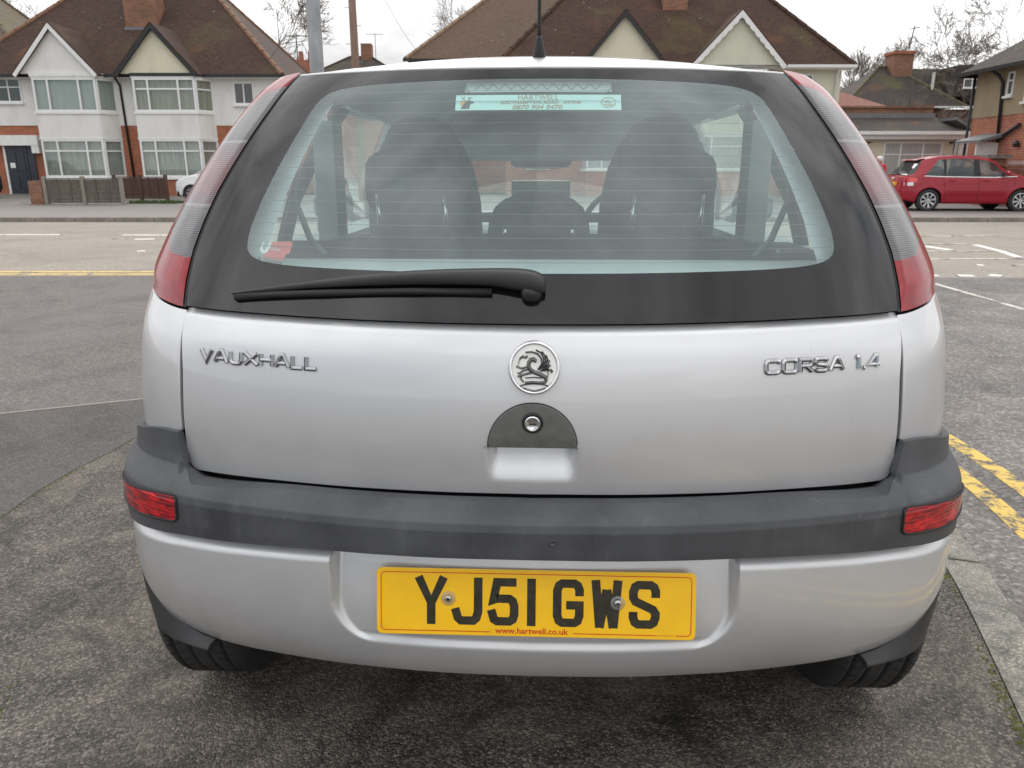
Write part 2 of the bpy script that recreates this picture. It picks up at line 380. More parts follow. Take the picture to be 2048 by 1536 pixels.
def stroke(mb, pts, w, mapf, h=0, flat=False, closed=False):
    """thick poly-line in 2d (u,v); mapf(u,v,height) -> 3d. Ridge section unless flat."""
    n = len(pts); P = [Vector(p) for p in pts]; rows = []
    for i in range(n):
        if closed: a, b = P[i - 1], P[(i + 1) % n]
        else: a, b = P[max(i - 1, 0)], P[min(i + 1, n - 1)]
        d0 = (P[i] - a); d1 = (b - P[i])
        d0 = d0.normalized() if d0.length > 1e-9 else d1.normalized(); d1 = d1.normalized() if d1.length > 1e-9 else d0
        t = (d0 + d1); t = t.normalized() if t.length > 1e-6 else d0
        nn = Vector((-t.y, t.x)); k = 1 / max(.5, nn.dot(Vector((-d0.y, d0.x))))
        o = nn * w * k
        if flat == 'slab': prof = [(-1, h - .012), (-1, h), (1, h), (1, h - .012)]
        elif flat: prof = [(-1, h), (1, h)]
        else: prof = [(-1, 0), (-.88, h * .45), (-.16, h), (.16, h), (.88, h * .45), (1, 0)]
        rows.append([mapf(P[i].x + o.x * s, P[i].y + o.y * s, hh) for s, hh in prof])
    if closed: rows.append(rows[0])
    mb.grid(rows)
    if not flat and not closed:
        for r in (rows[0], rows[-1]): mb.add(r, [tuple(range(len(r)))])
    return mb
def text_flat(s, size, align='CENTER', sx=1.0, shear=0, offset=0):
    c = bpy.data.curves.new('t', 'FONT'); c.body = s; c.size = size; c.align_x = align; c.shear = shear; c.offset = offset; c.resolution_u = 2
    o = bpy.data.objects.new('t', c); col.objects.link(o)
    dg = bpy.context.evaluated_depsgraph_get(); dg.update()
    me = bpy.data.meshes.new_from_object(o.evaluated_get(dg)); V = [(v.co.x * sx, v.co.y) for v in me.vertices]; F = [tuple(p.vertices) for p in me.polygons]
    bpy.data.objects.remove(o); bpy.data.meshes.remove(me); bpy.data.curves.remove(c); return V, F
def copy_tree(o, parent=None):
    c = o.copy(); col.objects.link(c); c.parent = parent
    for ch in o.children: copy_tree(ch, c)
    return c
# ------------------------------------------------------------------ the silver hatchback (car frame: x right, y forward, z up, y=0 at the rear bumper)
def interp(tab, z):
    n = len(tab)
    if z <= tab[0][0]: return tab[0][1]
    if z >= tab[-1][0]: return tab[-1][1]
    i = 0
    while not (tab[i][0] <= z <= tab[i + 1][0]): i += 1
    def slope(k):
        if k == 0: return (tab[1][1] - tab[0][1]) / (tab[1][0] - tab[0][0])
        if k == n - 1: return (tab[-1][1] - tab[-2][1]) / (tab[-1][0] - tab[-2][0])
        return (tab[k + 1][1] - tab[k - 1][1]) / (tab[k + 1][0] - tab[k - 1][0])
    z0, v0 = tab[i]; z1, v1 = tab[i + 1]; h = z1 - z0; t = (z - z0) / h; m0, m1 = slope(i) * h, slope(i + 1) * h
    return (2 * t**3 - 3 * t * t + 1) * v0 + (t**3 - 2 * t * t + t) * m0 + (-2 * t**3 + 3 * t * t) * v1 + (t**3 - t * t) * m1
def lint(tab, z):
    if z <= tab[0][0]: return tab[0][1]
    for (a, b), (c, d) in zip(tab, tab[1:]):
        if z <= c: return b + (d - b) * (z - a) / (c - a)
    return tab[-1][1]
PLAN = [(0, 0, 0), (.2, .20, .006), (.4, .40, .026), (.6, .60, .062), (.7, .70, .087), (.8, .79, .120), (.88, .865, .165), (.94, .92, .225), (1.0, .957, .31), (1.08, .98, .42), (1.2, .992, .58), (1.5, 1.0, .9)]
PX = [(a, b) for a, b, c in PLAN]; PY = [(a, c) for a, b, c in PLAN]
Y0 = [(.30, .05), (.40, .05), (.50, .065), (.58, .075), (.64, .068), (.72, .066), (.80, .074), (.86, .088), (.905, .112), (.95, .140), (1.05, .200), (1.15, .262), (1.25, .332), (1.32, .392), (1.345, .42)]
WB = [(.30, .80), (.50, .820), (.70, .820), (.80, .815), (.85, .812), (.90, .807), (.95, .797), (1.0, .782), (1.05, .763), (1.1, .741), (1.15, .715), (1.2, .686), (1.25, .655), (1.3, .620), (1.345, .580)]
YB = [(.26, .085), (.29, .055), (.32, .030), (.36, .012), (.42, .004), (.50, .006), (.5555, .014), (.60, .0), (.615, .006), (.638, .052), (.66, .060), (.75, .068)]
YBAND = [(.50, .004), (.56, .0), (.60, .0), (.612, .004), (.622, .016), (.640, .054), (.66, .058), (.75, .064)]
YSKIN = [(.24, .10), (.28, .062), (.31, .036), (.34, .020), (.38, .009), (.43, .004), (.49, .005), (.54, .010), (.5600, .014)]
WBU = [(.24, .765), (.28, .795), (.33, .818), (.40, .836), (.50, .838), (.58, .835), (.66, .830), (.72, .826), (.76, .823)]
def body(t, z, off=0.0):
    s = -1 if t < 0 else 1; t = abs(t); w = interp(WB, z)
    x, y = w * interp(PX, t), interp(Y0, z) + interp(PY, t) * (.85 + .15 * w / .815)
    if off: x += off * sstep(.7, 1.0, t); y -= off * (1 - .6 * sstep(.8, 1.05, t))
    return (s * x, y, z)
def bump(t, z, tab=YB, off=0.0):
    s = -1 if t < 0 else 1; t = abs(t); w = interp(WBU, z)
    x, y = w * interp(PX, t), (interp if tab is YSKIN else lint)(tab, z) + interp(PY, t)
    if off: x += off * sstep(.7, 1.0, t); y -= off * (1 - .6 * sstep(.8, 1.05, t))
    return (s * x, y, z)
def t_of_x(x, z):
    w = interp(WB, z); a, b = 0.0, 1.3; q = abs(x) / w
    for _ in range(26):
        m = (a + b) / 2
        if interp(PX, m) < q: a = m
        else: b = m
    return math.copysign(a, x)
def on_body(x, z, off=0.0):
    p = body(t_of_x(x, z), z); return (x, p[1] - off, z)
YAW = rad(2.3)
car = empty('silver_hatchback', (.032, 1.095, 0), -YAW, 'silver three-letter badged small hatchback with yellow rear plate, parked on the tarmac', 'car')
car['label'] = 'silver hatchback seen from behind with yellow number plate and grey bumper'

# --- tailgate
TGE = .760
def tg_edge(z, zb, r=.024):
    e = TGE + .012 * sstep(.80, .91, z)
    if z < zb + r: e -= (r / .82) * (1 - math.sqrt(max(0, 1 - ((zb + r - z) / r) ** 2)))
    return e
rows = []
us = [math.copysign(abs(u) ** 1.25, u) for u in lin(-1, 1, 171)]
for v in lin(0, 1, 120):
    r = []
    for u in us:
        zb = .6355 - .006 * u * u; zt = .9055 + .006 * u * u
        z = zb + (zt - zb) * v
        p = body(u * tg_edge(z, zb), z)
        d = .026 * sstep(.655, .716, z) * (1 - sstep(.716, .7165, z)) * (1 - sstep(.056, .073, abs(p[0] + 0.002)))
        lip = .010 * (1 - sstep(0, .012, zt - z))
        r.append((p[0], p[1] + d + lip, p[2]))
    rows.append(r)
tailgate = panel('tailgate', rows, M_SILVER, car, .010)
# handle plate, lock, scoop shadow lip
def handle():
    cx, cz, w, h = -.002, .7185, .0715, .0715
    out = [(cx - w, cz)] + arc(cx, cz, w, h, 180, 0, 33)[1:-1] + [(cx + w, cz)]
    mb = MB(); rings = []
    for k, off in ((1.0, .0005), (1.0, .005), (.97, .0065)):
        rings.append([on_body(cx + (x - cx) * k, cz + .0003 + (z - cz) * k + (1 - k) * .03, off) for x, z in out])
    n = len(out); V = [p for r in rings for p in r]; F = []
    for i in range(2): F += [(i * n + k, i * n + (k + 1) % n, (i + 1) * n + (k + 1) % n, (i + 1) * n + k) for k in range(n)]
    c = on_body(cx, cz + h * .4, .0068); V.append(c); F += [(2 * n + k, 2 * n + (k + 1) % n, 3 * n) for k in range(n)]
    mb.add(V, F); o = mb.build('handle_plate', plain('handle_plastic', (.105, .105, .10), .55, var=.15, scale=60), tailgate, True); fix_normals(o, (0, .5, .75))
    bm_ = o.modifiers.new('wn', 'WEIGHTED_NORMAL')
    MB().tube([on_body(x, z, .001) for x, z in out + out[:1]], .0016, 6, False).build('handle_gap', M_INNER, tailgate, True)
    y = on_body(0, .761)[1]
    mp = lambda r, a, hh: (cx + r * math.cos(a), y - hh, .760 + r * math.sin(a))
    MB().lathe([(.0175, .004), (.0165, .0085), (.0135, .0088), (.0130, .003)], 36, mp).build('lock_surround', M_RUBBER, tailgate, True)
    MB().lathe([(.0128, .004), (.0124, .0120), (.0105, .0128), (.0095, .0118), (.0001, .0118)], 36, mp).build('lock_cylinder', M_CHROME, tailgate, True)
    MB().box(cx - .0055, cx + .0055, y - .0124, y - .0116, .7590, .7612).build('key_slot', M_RUBBER, tailgate)
handle()
# lettering: strokes in a unit box, width ratio per glyph
G = {
 'V': (1.05, [[(0, 1), (.5, 0), (1, 1)]]), 'A': (1.1, [[(0, 0), (.42, 1), (.58, 1), (1, 0)], [(.2, .32), (.8, .32)]]),
 'U': (1.0, [[(0, 1), (0, .28), (.12, .06), (.3, 0), (.7, 0), (.88, .06), (1, .28), (1, 1)]]), 'X': (1.1, [[(0, 1), (1, 0)], [(0, 0), (1, 1)]]),
 'H': (1.0, [[(0, 0), (0, 1)], [(1, 0), (1, 1)], [(0, .5), (1, .5)]]), 'L': (.85, [[(0, 1), (0, 0), (1, 0)]]),
 'C': (1.15, [[(1, .78), (.95, .93), (.78, 1), (.22, 1), (.05, .93), (0, .76), (0, .24), (.05, .07), (.22, 0), (.78, 0), (.95, .07), (1, .22)]]),
 'O': (1.15, [[(.22, 1), (.05, .93), (0, .76), (0, .24), (.05, .07), (.22, 0), (.78, 0), (.95, .07), (1, .24), (1, .76), (.95, .93), (.78, 1), (.22, 1)]]),
 'R': (1.0, [[(0, 0), (0, 1), (.8, 1), (.96, .93), (1, .75), (.96, .56), (.8, .46), (0, .46)], [(.5, .46), (1, 0)]]),
 'S': (1.0, [[(1, .8), (.93, .95), (.76, 1), (.22, 1), (.04, .94), (0, .76), (.05, .6), (.24, .53), (.78, .47), (.95, .4), (1, .24), (.95, .06), (.78, 0), (.22, 0), (.05, .06), (0, .2)]]),
 '1': (.34, [[(0, .98), (.72, .98), (.72, 0)]]), '4': (1.05, [[(.78, 0), (.78, 1), (.62, 1), (0, .26), (1, .26)]]), '.': (.12, [[(0, 0), (0.9, 0)]]),
}
def word(txt, x0, x1, zc, hgt, w):
    units = sum(G[c][0] if c != ' ' else .55 for c in txt) + .34 * (len(txt) - 1)
    k = (x1 - x0) / units; x = x0
    for c in txt:
        if c == ' ': x += k * (.55 + .34); continue
        gw = G[c][0] * k; mb = MB()
        for i, s in enumerate(G[c][1]):
            pts = [(x + a * gw, zc - hgt / 2 + b * hgt) for a, b in s]
            if c == 'V' and False: pass
            stroke(mb, pts, w, lambda u, v, h: on_body(u, v, .0005 + h), .0044 + .0003 * i)
        o = mb.build('letter', M_CHROME_D, tailgate); fix_normals(o)
        x += gw + .34 * k
word('VAUXHALL', -.574, -.358, .8415, .0185, .0038)
word('CORSA 1.4', .372, .572, .8415, .0185, .0038)
# round badge with the winged beast
def badge():
    cx, cz = .0, .8465; y0 = on_body(cx, cz)[1]; sl = (interp(Y0, cz + .03) - interp(Y0, cz - .03)) / .06
    mp = lambda u, v, h: (cx + u, y0 + sl * v - h, cz + v)
    mpl = lambda r, a, h: mp(r * math.cos(a), r * math.sin(a), h)
    MB().lathe([(.0405, .0), (.0408, .003), (.0395, .0056), (.0375, .0062), (.0358, .0052), (.0350, .0035)], 64, mpl).build('badge_ring', M_CHROME, tailgate, True)
    MB().lathe([(.0352, .0034), (.0300, .0038), (.0001, .0042)], 64, mpl).build('badge_disc', M_WHITE_BADGE, tailgate, True)
    mb = MB(); q = .00126
    S = lambda pts, w, h=.0022: stroke(mb, [(a * q, b * q) for a, b in pts], w * .98 * q, lambda u, v, hh: mp(u, v, .0042 + hh), h)
    Z = lambda pts, w, h=.0022: S([((a - 527) * .163 / 1.26, (345 - b_) * .163 / 1.26) for a, b_ in pts], w * .163 / 1.26, h)
    Z([(545, 285), (520, 266), (495, 268), (474, 295), (470, 330), (488, 362), (525, 385), (575, 402), (625, 425), (648, 450)], 20, .0036)
    Z([(648, 450), (635, 478), (590, 482), (520, 478), (440, 484)], 12, .003); Z([(600, 440), (520, 432), (440, 440)], 5, .002)
    for f in ([(440, 202), (500, 198), (555, 215), (592, 255), (598, 310), (560, 362)], [(540, 180), (590, 205), (616, 255), (612, 310), (575, 362)], [(598, 192), (630, 235), (635, 285), (600, 350)], [(642, 228), (655, 270), (640, 315), (598, 356)], [(672, 272), (662, 315), (620, 352)], [(684, 318), (655, 345), (610, 364)], [(668, 355), (630, 370), (585, 372)]):
        Z(f, 7.5, .0026)
    Z([(470, 335), (430, 345), (400, 352), (352, 330)], 10); Z([(470, 362), (420, 372), (385, 398), (365, 392)], 8)
    Z([(500, 392), (450, 402), (405, 415), (368, 428)], 11); Z([(405, 418), (398, 450), (425, 478)], 8)
    Z([(372, 312), (380, 272), (392, 246)], 4); Z([(386, 262), (415, 240), (440, 252), (462, 236)], 11, .002)
    Z([(645, 440), (662, 405), (655, 376), (675, 362)], 5); Z([(670, 370), (690, 362), (702, 374), (690, 388)], 8)
    Z([(392, 512), (450, 497), (527, 493), (610, 497), (662, 512)], 6); Z([(420, 530), (527, 556), (635, 530)], 3)
    o = mb.build('badge_emblem', plain('emblem_chrome', (.10, .10, .10), .15, .9, var=.3, scale=90), tailgate); fix_normals(o)
badge()

# --- rear window: outer pane, black printed border, heater lines, stickers
TG = [(.905, .769), (.95, .786), (1.0, .799), (1.05, .804), (1.1, .805), (1.2, .799), (1.25, .793), (1.322, .792)]
TI = [(.98, .652), (1.05, .662), (1.1, .660), (1.15, .655), (1.25, .643), (1.3, .638)]
teg = lambda z: lint(TG, z); tig = lambda z: lint(TI, z)
def ring_pts(inner, n=160):
    out = []
    for k in range(n):
        q = k / n * 4; sd, f = int(q), (q - int(q)) * 2 - 1
        c, w_ = ((f, -1), (1, f), (-f, 1), (-1, -f))[sd]
        if inner:
            e = 13.0; g = (abs(c) ** e + abs(w_) ** e) ** (-1 / e); u, w = c * g, w_ * g
            zb = .984 + .006 * u * u; zt = 1.303 - .010 * u * u; z = (zb + zt) / 2 + w * (zt - zb) / 2; out.append((u * tig(z), z))
        else:
            u, w = c, w_; zb = .9097 + .006 * u * u; zt = 1.3213 + .002 * u * u; z = (zb + zt) / 2 + w * (zt - zb) / 2; out.append((u * teg(z), z))
    return out
oi, ii = ring_pts(False), ring_pts(True)
rows = [[body(a[0] * k, 1.1435 + (a[1] - 1.1435) * k, .002) for a in ii + ii[:1]] for k in lin(.0005, 1, 24)]
rear_window = MB().grid(rows).build('rear_window', M_GLASS, car, True, False); fix_normals(rear_window, (0, 1.2, .8))
rows = []
for k in lin(0, 1, 6): rows.append([body(a[0] + (b[0] - a[0]) * k, a[1] + (b[1] - a[1]) * k, .002) for a, b in zip(oi + oi[:1], ii + ii[:1])])
fr = MB().grid(rows).build('black_border', M_FRIT, rear_window, True, False); fix_normals(fr, (0, 1.2, .8))
zs = [1.000 + .0188 * k for k in range(16)]
for z in zs:
    tt = tig(z) * .992; mb = MB()
    mb.grid([[body(t, z + dz, -.0008) for t in lin(-tt, tt, 41)] for dz in (-.0004, .0004)])
    mb.build('heater_line', M_HEATER, rear_window, uv=False)
def banner():
    fx = lambda x, z, off=-.004: on_body(x, z, off)
    mb = MB().grid([[fx(x, z) for x in lin(-.1465, .1465, 25)] for z in (1.2475, 1.261, 1.2745)]); st = mb.build('window_sticker', M_STICKER, rear_window, True)
    def txt(s, size, cx, cz, sx=1, shear=0, m=M_STICKER_TXT, off=0):
        V, F = text_flat(s, size, 'CENTER', sx, shear, off)
        mk('sticker_text', [fx(cx + a, cz + b, -.0032) for a, b in V], F, m, rear_window, uv=False)
    txt('HARTWELL', .0135, 0, 1.2655, 1.05)
    txt('SOUTHAMPTON ROAD · HYTHE', .0072, .004, 1.2588, 1.35, .25, off=.00015)
    txt('0870 904 9470', .0100, -.002, 1.2495, 1.45, .25, off=.0002)
    mb = MB()   # stag head
    q = lambda pts: mb.add([fx(-.128 + a * .001, 1.2505 + b * .001, -.0031) for a, b in pts], [tuple(range(len(pts)))])
    q([(-9, 0), (7, 0), (7, 6), (10, 10), (14, 9), (14, 12), (6, 15), (1, 13), (-4, 8)])
    for pts in ([(-1, 14), (-6, 18), (-8, 22)], [(-4, 17), (-3, 22)], [(3, 14), (6, 18), (11, 20)], [(5, 17), (4, 21)]):
        stroke(mb, pts, .5, lambda u, v, h: fx(-.128 + u * .001, 1.2505 + v * .001, -.0031), 0, True)
    mb.build('stag_motif', M_STICKER_DARK, rear_window, uv=False)
    MB().grid([[fx(-.128 + a * .001, 1.2505 + b * .001, -.00335) for a in (-10, 0, 4)] for b in (6, 14)]).build('stag_patch', plain('sticker_orange', (.72, .42, .20), .6), rear_window)
    mb = MB(); e = lambda rx, rz: [(.124 + rx * math.cos(a), 1.2613 + rz * math.sin(a)) for a in lin(0, 2 * math.pi, 41)[:-1]]
    stroke(mb, e(.0125, .0085), .0007, lambda u, v, h: fx(u, v, -.0031), 0, True, True)
    for pts in ([(.116, 1.2615), (.121, 1.2625), (.124, 1.2605), (.130, 1.2612)], [(.121, 1.2645), (.126, 1.2650)], [(.117, 1.2575), (.124, 1.2565), (.131, 1.2575)]):
        stroke(mb, pts, .0007, lambda u, v, h: fx(u, v, -.0031), 0, True)
    mb.build('sticker_emblem', M_STICKER_TXT, rear_window, uv=False)
    # torn red sticker low on the left
    X, Z = -.478, .998
    r = lambda pts, off=-.0035: [fx(X + a * .001, Z + b * .001, off) for a, b in pts]
    P = [(2, 0), (42, -2), (46, 8), (52, 9), (56, 26), (50, 29), (16, 27), (12, 20), (6, 12)]
    mk('torn_sticker', r(P), [tuple(range(len(P)))], M_STICKER_RED, rear_window)
    P = [(-6, 14), (-2, 27), (0, 27), (-1, 16), (4, 13), (10, 22), (15, 26), (15, 19), (8, 9), (0, 8)]
    mk('torn_edge', r(P, -.0030), [tuple(range(len(P)))[::-1]], M_STICKER_WHITE, rear_window)
    V, F = text_flat('114 po', .0085, 'LEFT', 1.0, .15); mk('sticker_text', [fx(X + .015 + a * .75, Z + .013 + b, -.0028) for a, b in V], F, M_STICKER_WHITE, rear_window, uv=False)
    P = [(14, -3), (41, -5), (39, -9), (16, -8)]; mk('torn_label', r(P, -.0029), [tuple(range(4))], M_STICKER_DARK, rear_window)
    P = [(-9, -2), (-6, 3), (-2, 2), (1, -5), (-9, -5)]; mk('tear_mark', r(P, -.0029), [tuple(range(5))], M_STICKER_DARK, rear_window)
    # small maker's marks etched low on the right
    mb = MB(); mb.add([fx(a, b, -.0002) for a, b in ((.402, 1.012), (.410, 1.012), (.410, 1.020), (.402, 1.020))], [(0, 1, 2, 3)])
    for j in range(3):
        x = .413
        while x < .463:
            l = random.uniform(.002, .006); mb.add([fx(a, b, -.0002) for a, b in ((x, 1.0125 + j * .003), (x + l, 1.0125 + j * .003), (x + l, 1.0138 + j * .003), (x, 1.0138 + j * .003))], [(0, 1, 2, 3)]); x += l + .0014
    mb.build('etched_marks', M_STICKER_DARK, rear_window, uv=False)
banner()
def high_brake_light():
    fx = lambda x, z, off: on_body(x, z, off)
    MB().grid([[fx(x, z, -.016) for x in lin(-.132, .132, 21)] for z in (1.281, 1.290, 1.299)]).build('high_brake_light', M_HLBRAKE, rear_window, True)
    mb = MB(); stroke(mb, [(x, 1.2905 + .0045 * math.sin(x * 290)) for x in lin(-.115, .115, 160)], .0006, lambda u, v, h: fx(u, v, -.0145), 0, True)
    stroke(mb, [(-.132, 1.300), (-.130, 1.286), (-.122, 1.280), (.122, 1.280), (.130, 1.286), (.132, 1.300)], .0008, lambda u, v, h: fx(u, v, -.0146), 0, True)
    mb.build('brake_light_wave', plain('brake_line', (.18, .20, .20), .5), rear_window, uv=False)
high_brake_light()
# wiper
def wiper():
    st = [(-.525, .9360, .0018, .009, .008), (-.50, .9395, .0034, .012, .010), (-.44, .9475, .0050, .015, .012), (-.35, .9590, .0075, .019, .015), (-.25, .9685, .0105, .024, .019),
          (-.15, .9735, .0125, .029, .023), (-.07, .9745, .0135, .032, .026), (-.045, .9725, .0160, .034, .028), (-.020, .9705, .0175, .036, .030), (.000, .9675, .0180, .036, .031), (.012, .9640, .0150, .034, .030), (.017, .9620, .0100, .028, .024)]
    rows = []
    for x, z, hh, off, th in st:
        z += .006; hh *= 1.0; y = on_body(x, z)[1]
        rows.append([(x, y - off + a * th, z + b * hh) for a, b in ((.95, -.95), (.25, -1), (.05, -.75), (0, -.2), (.05, .55), (.3, .95), (.95, 1))])
    mb = MB(); n = 7
    V = [p for r in rows for p in r]; F = []
    for i in range(len(rows) - 1):
        for k in range(n): F.append((i * n + k, i * n + (k + 1) % n, (i + 1) * n + (k + 1) % n, (i + 1) * n + k))
    F += [tuple(range(n)), tuple(range((len(rows) - 1) * n, len(rows) * n))[::-1]]
    arm = mk('wiper', V, F, M_WIPER, car, True, False); fix_normals(arm); bev(arm, .0012, 2, 50)
    s_ = arm.modifiers.new('s', 'SUBSURF'); s_.levels = 1; s_.render_levels = 2
    y = on_body(0, .95)[1]
    mp = lambda r, a, h: (-.006 + r * math.cos(a), y - h, .957 + r * math.sin(a) * .9)
    MB().lathe([(.017, -.004), (.0165, .012), (.014, .018), (.0001, .020)], 32, mp).build('wiper_pivot', M_WIPER, arm, True)
    bl = MB()
    bl.grid([[on_body(x, z0 + dz, off) for x, z0 in ((-.515, .9385), (-.44, .9455), (-.35, .9515), (-.2, .9580), (-.07, .9590))] for dz, off in ((.003, .011), (-.0035, .009), (-.0052, .003))])
    o = bl.build('blade', M_RUBBER, arm, True); m = o.modifiers.new('t', 'SOLIDIFY'); m.thickness = .004
wiper()

# --- tail lights
def light_bottom(t):
    return lint([(.77, .9135), (.80, .9145), (.83, .917), (.88, .923), (.93, .933), (.97, .948), (1.02, .972), (1.06, .995)], t)
for s in (-1, 1):
    nu, nv = 44, 170; verts = []; clear = set()
    T1 = [(.90, 1.035), (1.0, 1.045), (1.1, 1.04), (1.25, 1.01), (1.30, .985), (1.334, .93)]
    for j in range(nv + 1):
        v = j / nv
        for i in range(nu + 1):
            u = i / nu; t0 = teg(.91 + v * .412) + .0115; t = t0 + (lint(T1, .91 + v * .42) - t0) * u
            zb = light_bottom(t); zt = 1.3275 + .004 * (1 - u); z = zb + (zt - zb) * v
            e = min(u, 1 - u, v, 1 - v); off = .0085 * sstep(-.02, .10, min(u * 1.5 + .02, v, (1 - v) * 1.2 + .01)) + .0015
            verts.append(body(s * t, z, off))
    for j in range(nv):
        for i in range(nu):
            u = (i + .5) / nu; v = (j + .5) / nv; z = .92 + v * .408
            us_ = lint([(.985, .20), (1.0, .34), (1.015, .43), (1.05, .48), (1.2, .50), (1.26, .46), (1.285, .38), (1.30, .2)], z)
            if z > .996 + .004 * u and u < us_ and z < 1.300 - .035 * u: clear.add(j * nu + i)
    F = [(j * (nu + 1) + i, j * (nu + 1) + i + 1, (j + 1) * (nu + 1) + i + 1, (j + 1) * (nu + 1) + i) for j in range(nv) for i in range(nu)]
    light = empty('tail_light', (0, 0, 0)); light.parent = car
    light['label'] = 'tall tail light with ribbed clear lens and red ends, %s side' % ('left' if s < 0 else 'right')
    for nm, sel, m in (('red_lens', [f for k, f in enumerate(F) if k not in clear], M_RED_LENS), ('clear_lens', [f for k, f in enumerate(F) if k in clear], M_CLEAR_LENS)):
        ids = sorted({i for f in sel for i in f}); mp = {a: b for b, a in enumerate(ids)}
        o = mk(nm, [verts[i] for i in ids], [tuple(mp[i] for i in f) for f in sel], m, light, True, False); fix_normals(o, (0, 1.2, .8))
    # black seal beside the window and rim of the light
    rows = [[body(s * (teg(z) + dt), z, off) for z in lin(.913, 1.325, 50)] for dt, off in ((.000, -.012), (.003, -.001), (.006, .001), (.0105, .001), (.012, -.012))]
    MB().grid(rows).build('light_seal', M_RUBBER, light, True, False)
    # --- quarter panel under the light
    rows = []
    for v in lin(0, 1, 30):
        r = []
        for t in [.772 + (1.07 - .772) * (i / 40) for i in range(41)]:
            zt = light_bottom(t) - .004; zb = .700 - .045 * (t - .772) / .2; zb = max(zb, .655)
            z = zb + (zt - zb) * v; r.append(body(s * t, z))
        rows.append(r)
    panel('quarter_panel', rows, M_SILVER, car, .010)

# --- bumper
def band_top(t):
    t = abs(t)
    return .634 - .008 * sstep(.45, .70, t) + .013 * sstep(.705, .742, t) + .062 * sstep(.742, .772, t) - .040 * sstep(.80, 1.03, t)
def band_bot(t): return lint([(0, .5545), (.4, .5515), (.74, .538), (.9, .524), (1.05, .512)], abs(t))
rows = []
tt = lin(-1.05, 1.05, 421)
for v in lin(0, 1, 60):
    rows.append([bump(t, band_bot(t) + (band_top(t) - band_bot(t)) * v, YBAND, .004) for t in tt])
bumper = panel('bumper_band', rows, M_PLASTIC, car, .014, bevel=.003)
rows = []
tl = lin(-.757, .757, 121)
rows.append([bump(t, band_top(t) - .002, YBAND, .003) for t in tl])
rows.append([(lambda p, q: (p[0], max(p[1] + .001, q[1] - .010), p[2] + .001))(bump(t, band_top(t) - .002, YBAND, .003), body(t, band_top(t))) for t in tl])
rows.append([(p[0], p[1] + .03, p[2] - .012) for p in rows[1]])
MB().grid(rows).build('bumper_ledge', M_PLASTIC, bumper, True, False)
# lower painted skin with the plate recess
def skin_bot(t): return lint([(0, .317), (.35, .314), (.55, .307), (.74, .303), (.80, .312), (.87, .332), (.905, .365), (.93, .42), (.95, .47), (.97, .49)], abs(t))
PLY = lambda z: .012 + (z - .40) * .25      # recess floor
rows = []
tt = [math.copysign(abs(u) ** 1.0, u) * .97 for u in lin(-1, 1, 441)]
for v in lin(0, 1, 90):
    r = []
    for t in tt:
        zt = band_bot(t) + .001; zb = skin_bot(t); z = zb + (zt - zb) * v
        x, y, z = bump(t, z, YSKIN)
        zl = max(0, .460 - z) / .080; half = .331 - .08 * (1 - math.sqrt(max(0, 1 - min(1, zl) ** 2)))
        k = (1 - sstep(half - .009, half + .005, abs(x))) * sstep(.378, .396, z)
        yy = y + (.008 + .16 * max(0, z - .40)) * k
        if k < .5 and z > .53: yy += .0 
        lipz = .016 * sstep(zt - .030, zt - .004, z) * (1 - k)
        r.append((x, yy + lipz, z))
    rows.append(r)
skin = panel('bumper_skin', rows, M_SILVER, car, .010, bevel=.003)
for s in (-1, 1):
    up = [(.735, .3035), (.77, .3065), (.80, .3125), (.835, .321), (.87, .3325), (.89, .348), (.905, .3655), (.918, .393), (.93, .42), (.95, .47), (.97, .50)]
    up = up[:9]
    zl_ = [.289, .287, .286, .284, .284, .286, .293, .312, .37]
    PU = [bump(s * t_, z_, YSKIN) for t_, z_ in up]
    PL = [(s * (.822 * interp(PX, t_) + .012 * sstep(.74, .86, t_)), .022 + interp(PY, t_), z_) for (t_, _), z_ in zip(up, zl_)]
    rows = [[tuple(a_ + (b_ - a_) * k + (s * .003 * math.sin(math.pi * k) if i_ == 0 else 0) for i_, (a_, b_) in enumerate(zip(p, q))) for p, q in zip(PU, PL)] for k in lin(0, 1, 7)]
    panel('corner_trim', rows, gloss_black('trim_black', (.022, .022, .024), .45) if s < 0 else MATS['trim_black'], car, .016, bevel=.004)
    # fog lamp
    F0, F1 = .735, .962; rows = []; lens = []
    for k in lin(0, 1, 30):
        a = []
        for v in lin(0, 1, 16):
            t = F0 + (F1 - F0) * k
            zt = .611 - .020 * (k ** 1.6); zb = .564 - .016 * k + .012 * (k ** 4); e = min(k, v, 1 - v)
            if k < .08: q = .006 * (1 - math.sqrt(max(0, 1 - ((.08 - k) / .08) ** 2))); zt -= q; zb += q
            a.append(bump(s * t, zb + (zt - zb) * v, YBAND, .0062))
        lens.append(a)
    lamp = panel('fog_lamp', lens, M_FOG, car, .006, bevel=.0015)
    mb = MB(); edge = [r[0] for r in lens] + lens[-1] + [r[-1] for r in lens[::-1]] + lens[0][::-1]
    mb.tube(edge, .0022, 6, False).build('lamp_rim', M_RUBBER, lamp, True)
mpn = on_body
yb = bump(.04, .575, YBAND, .004)
MB().lathe([(.0062, .0005), (.0058, .0016), (.0038, .0017), (.0035, .0005), (.0001, .0003)], 20, lambda r, a, h: (.032 + r * math.cos(a), yb[1] - h, .585 + r * math.sin(a))).build('tow_plug', M_PLASTIC, bumper, True)
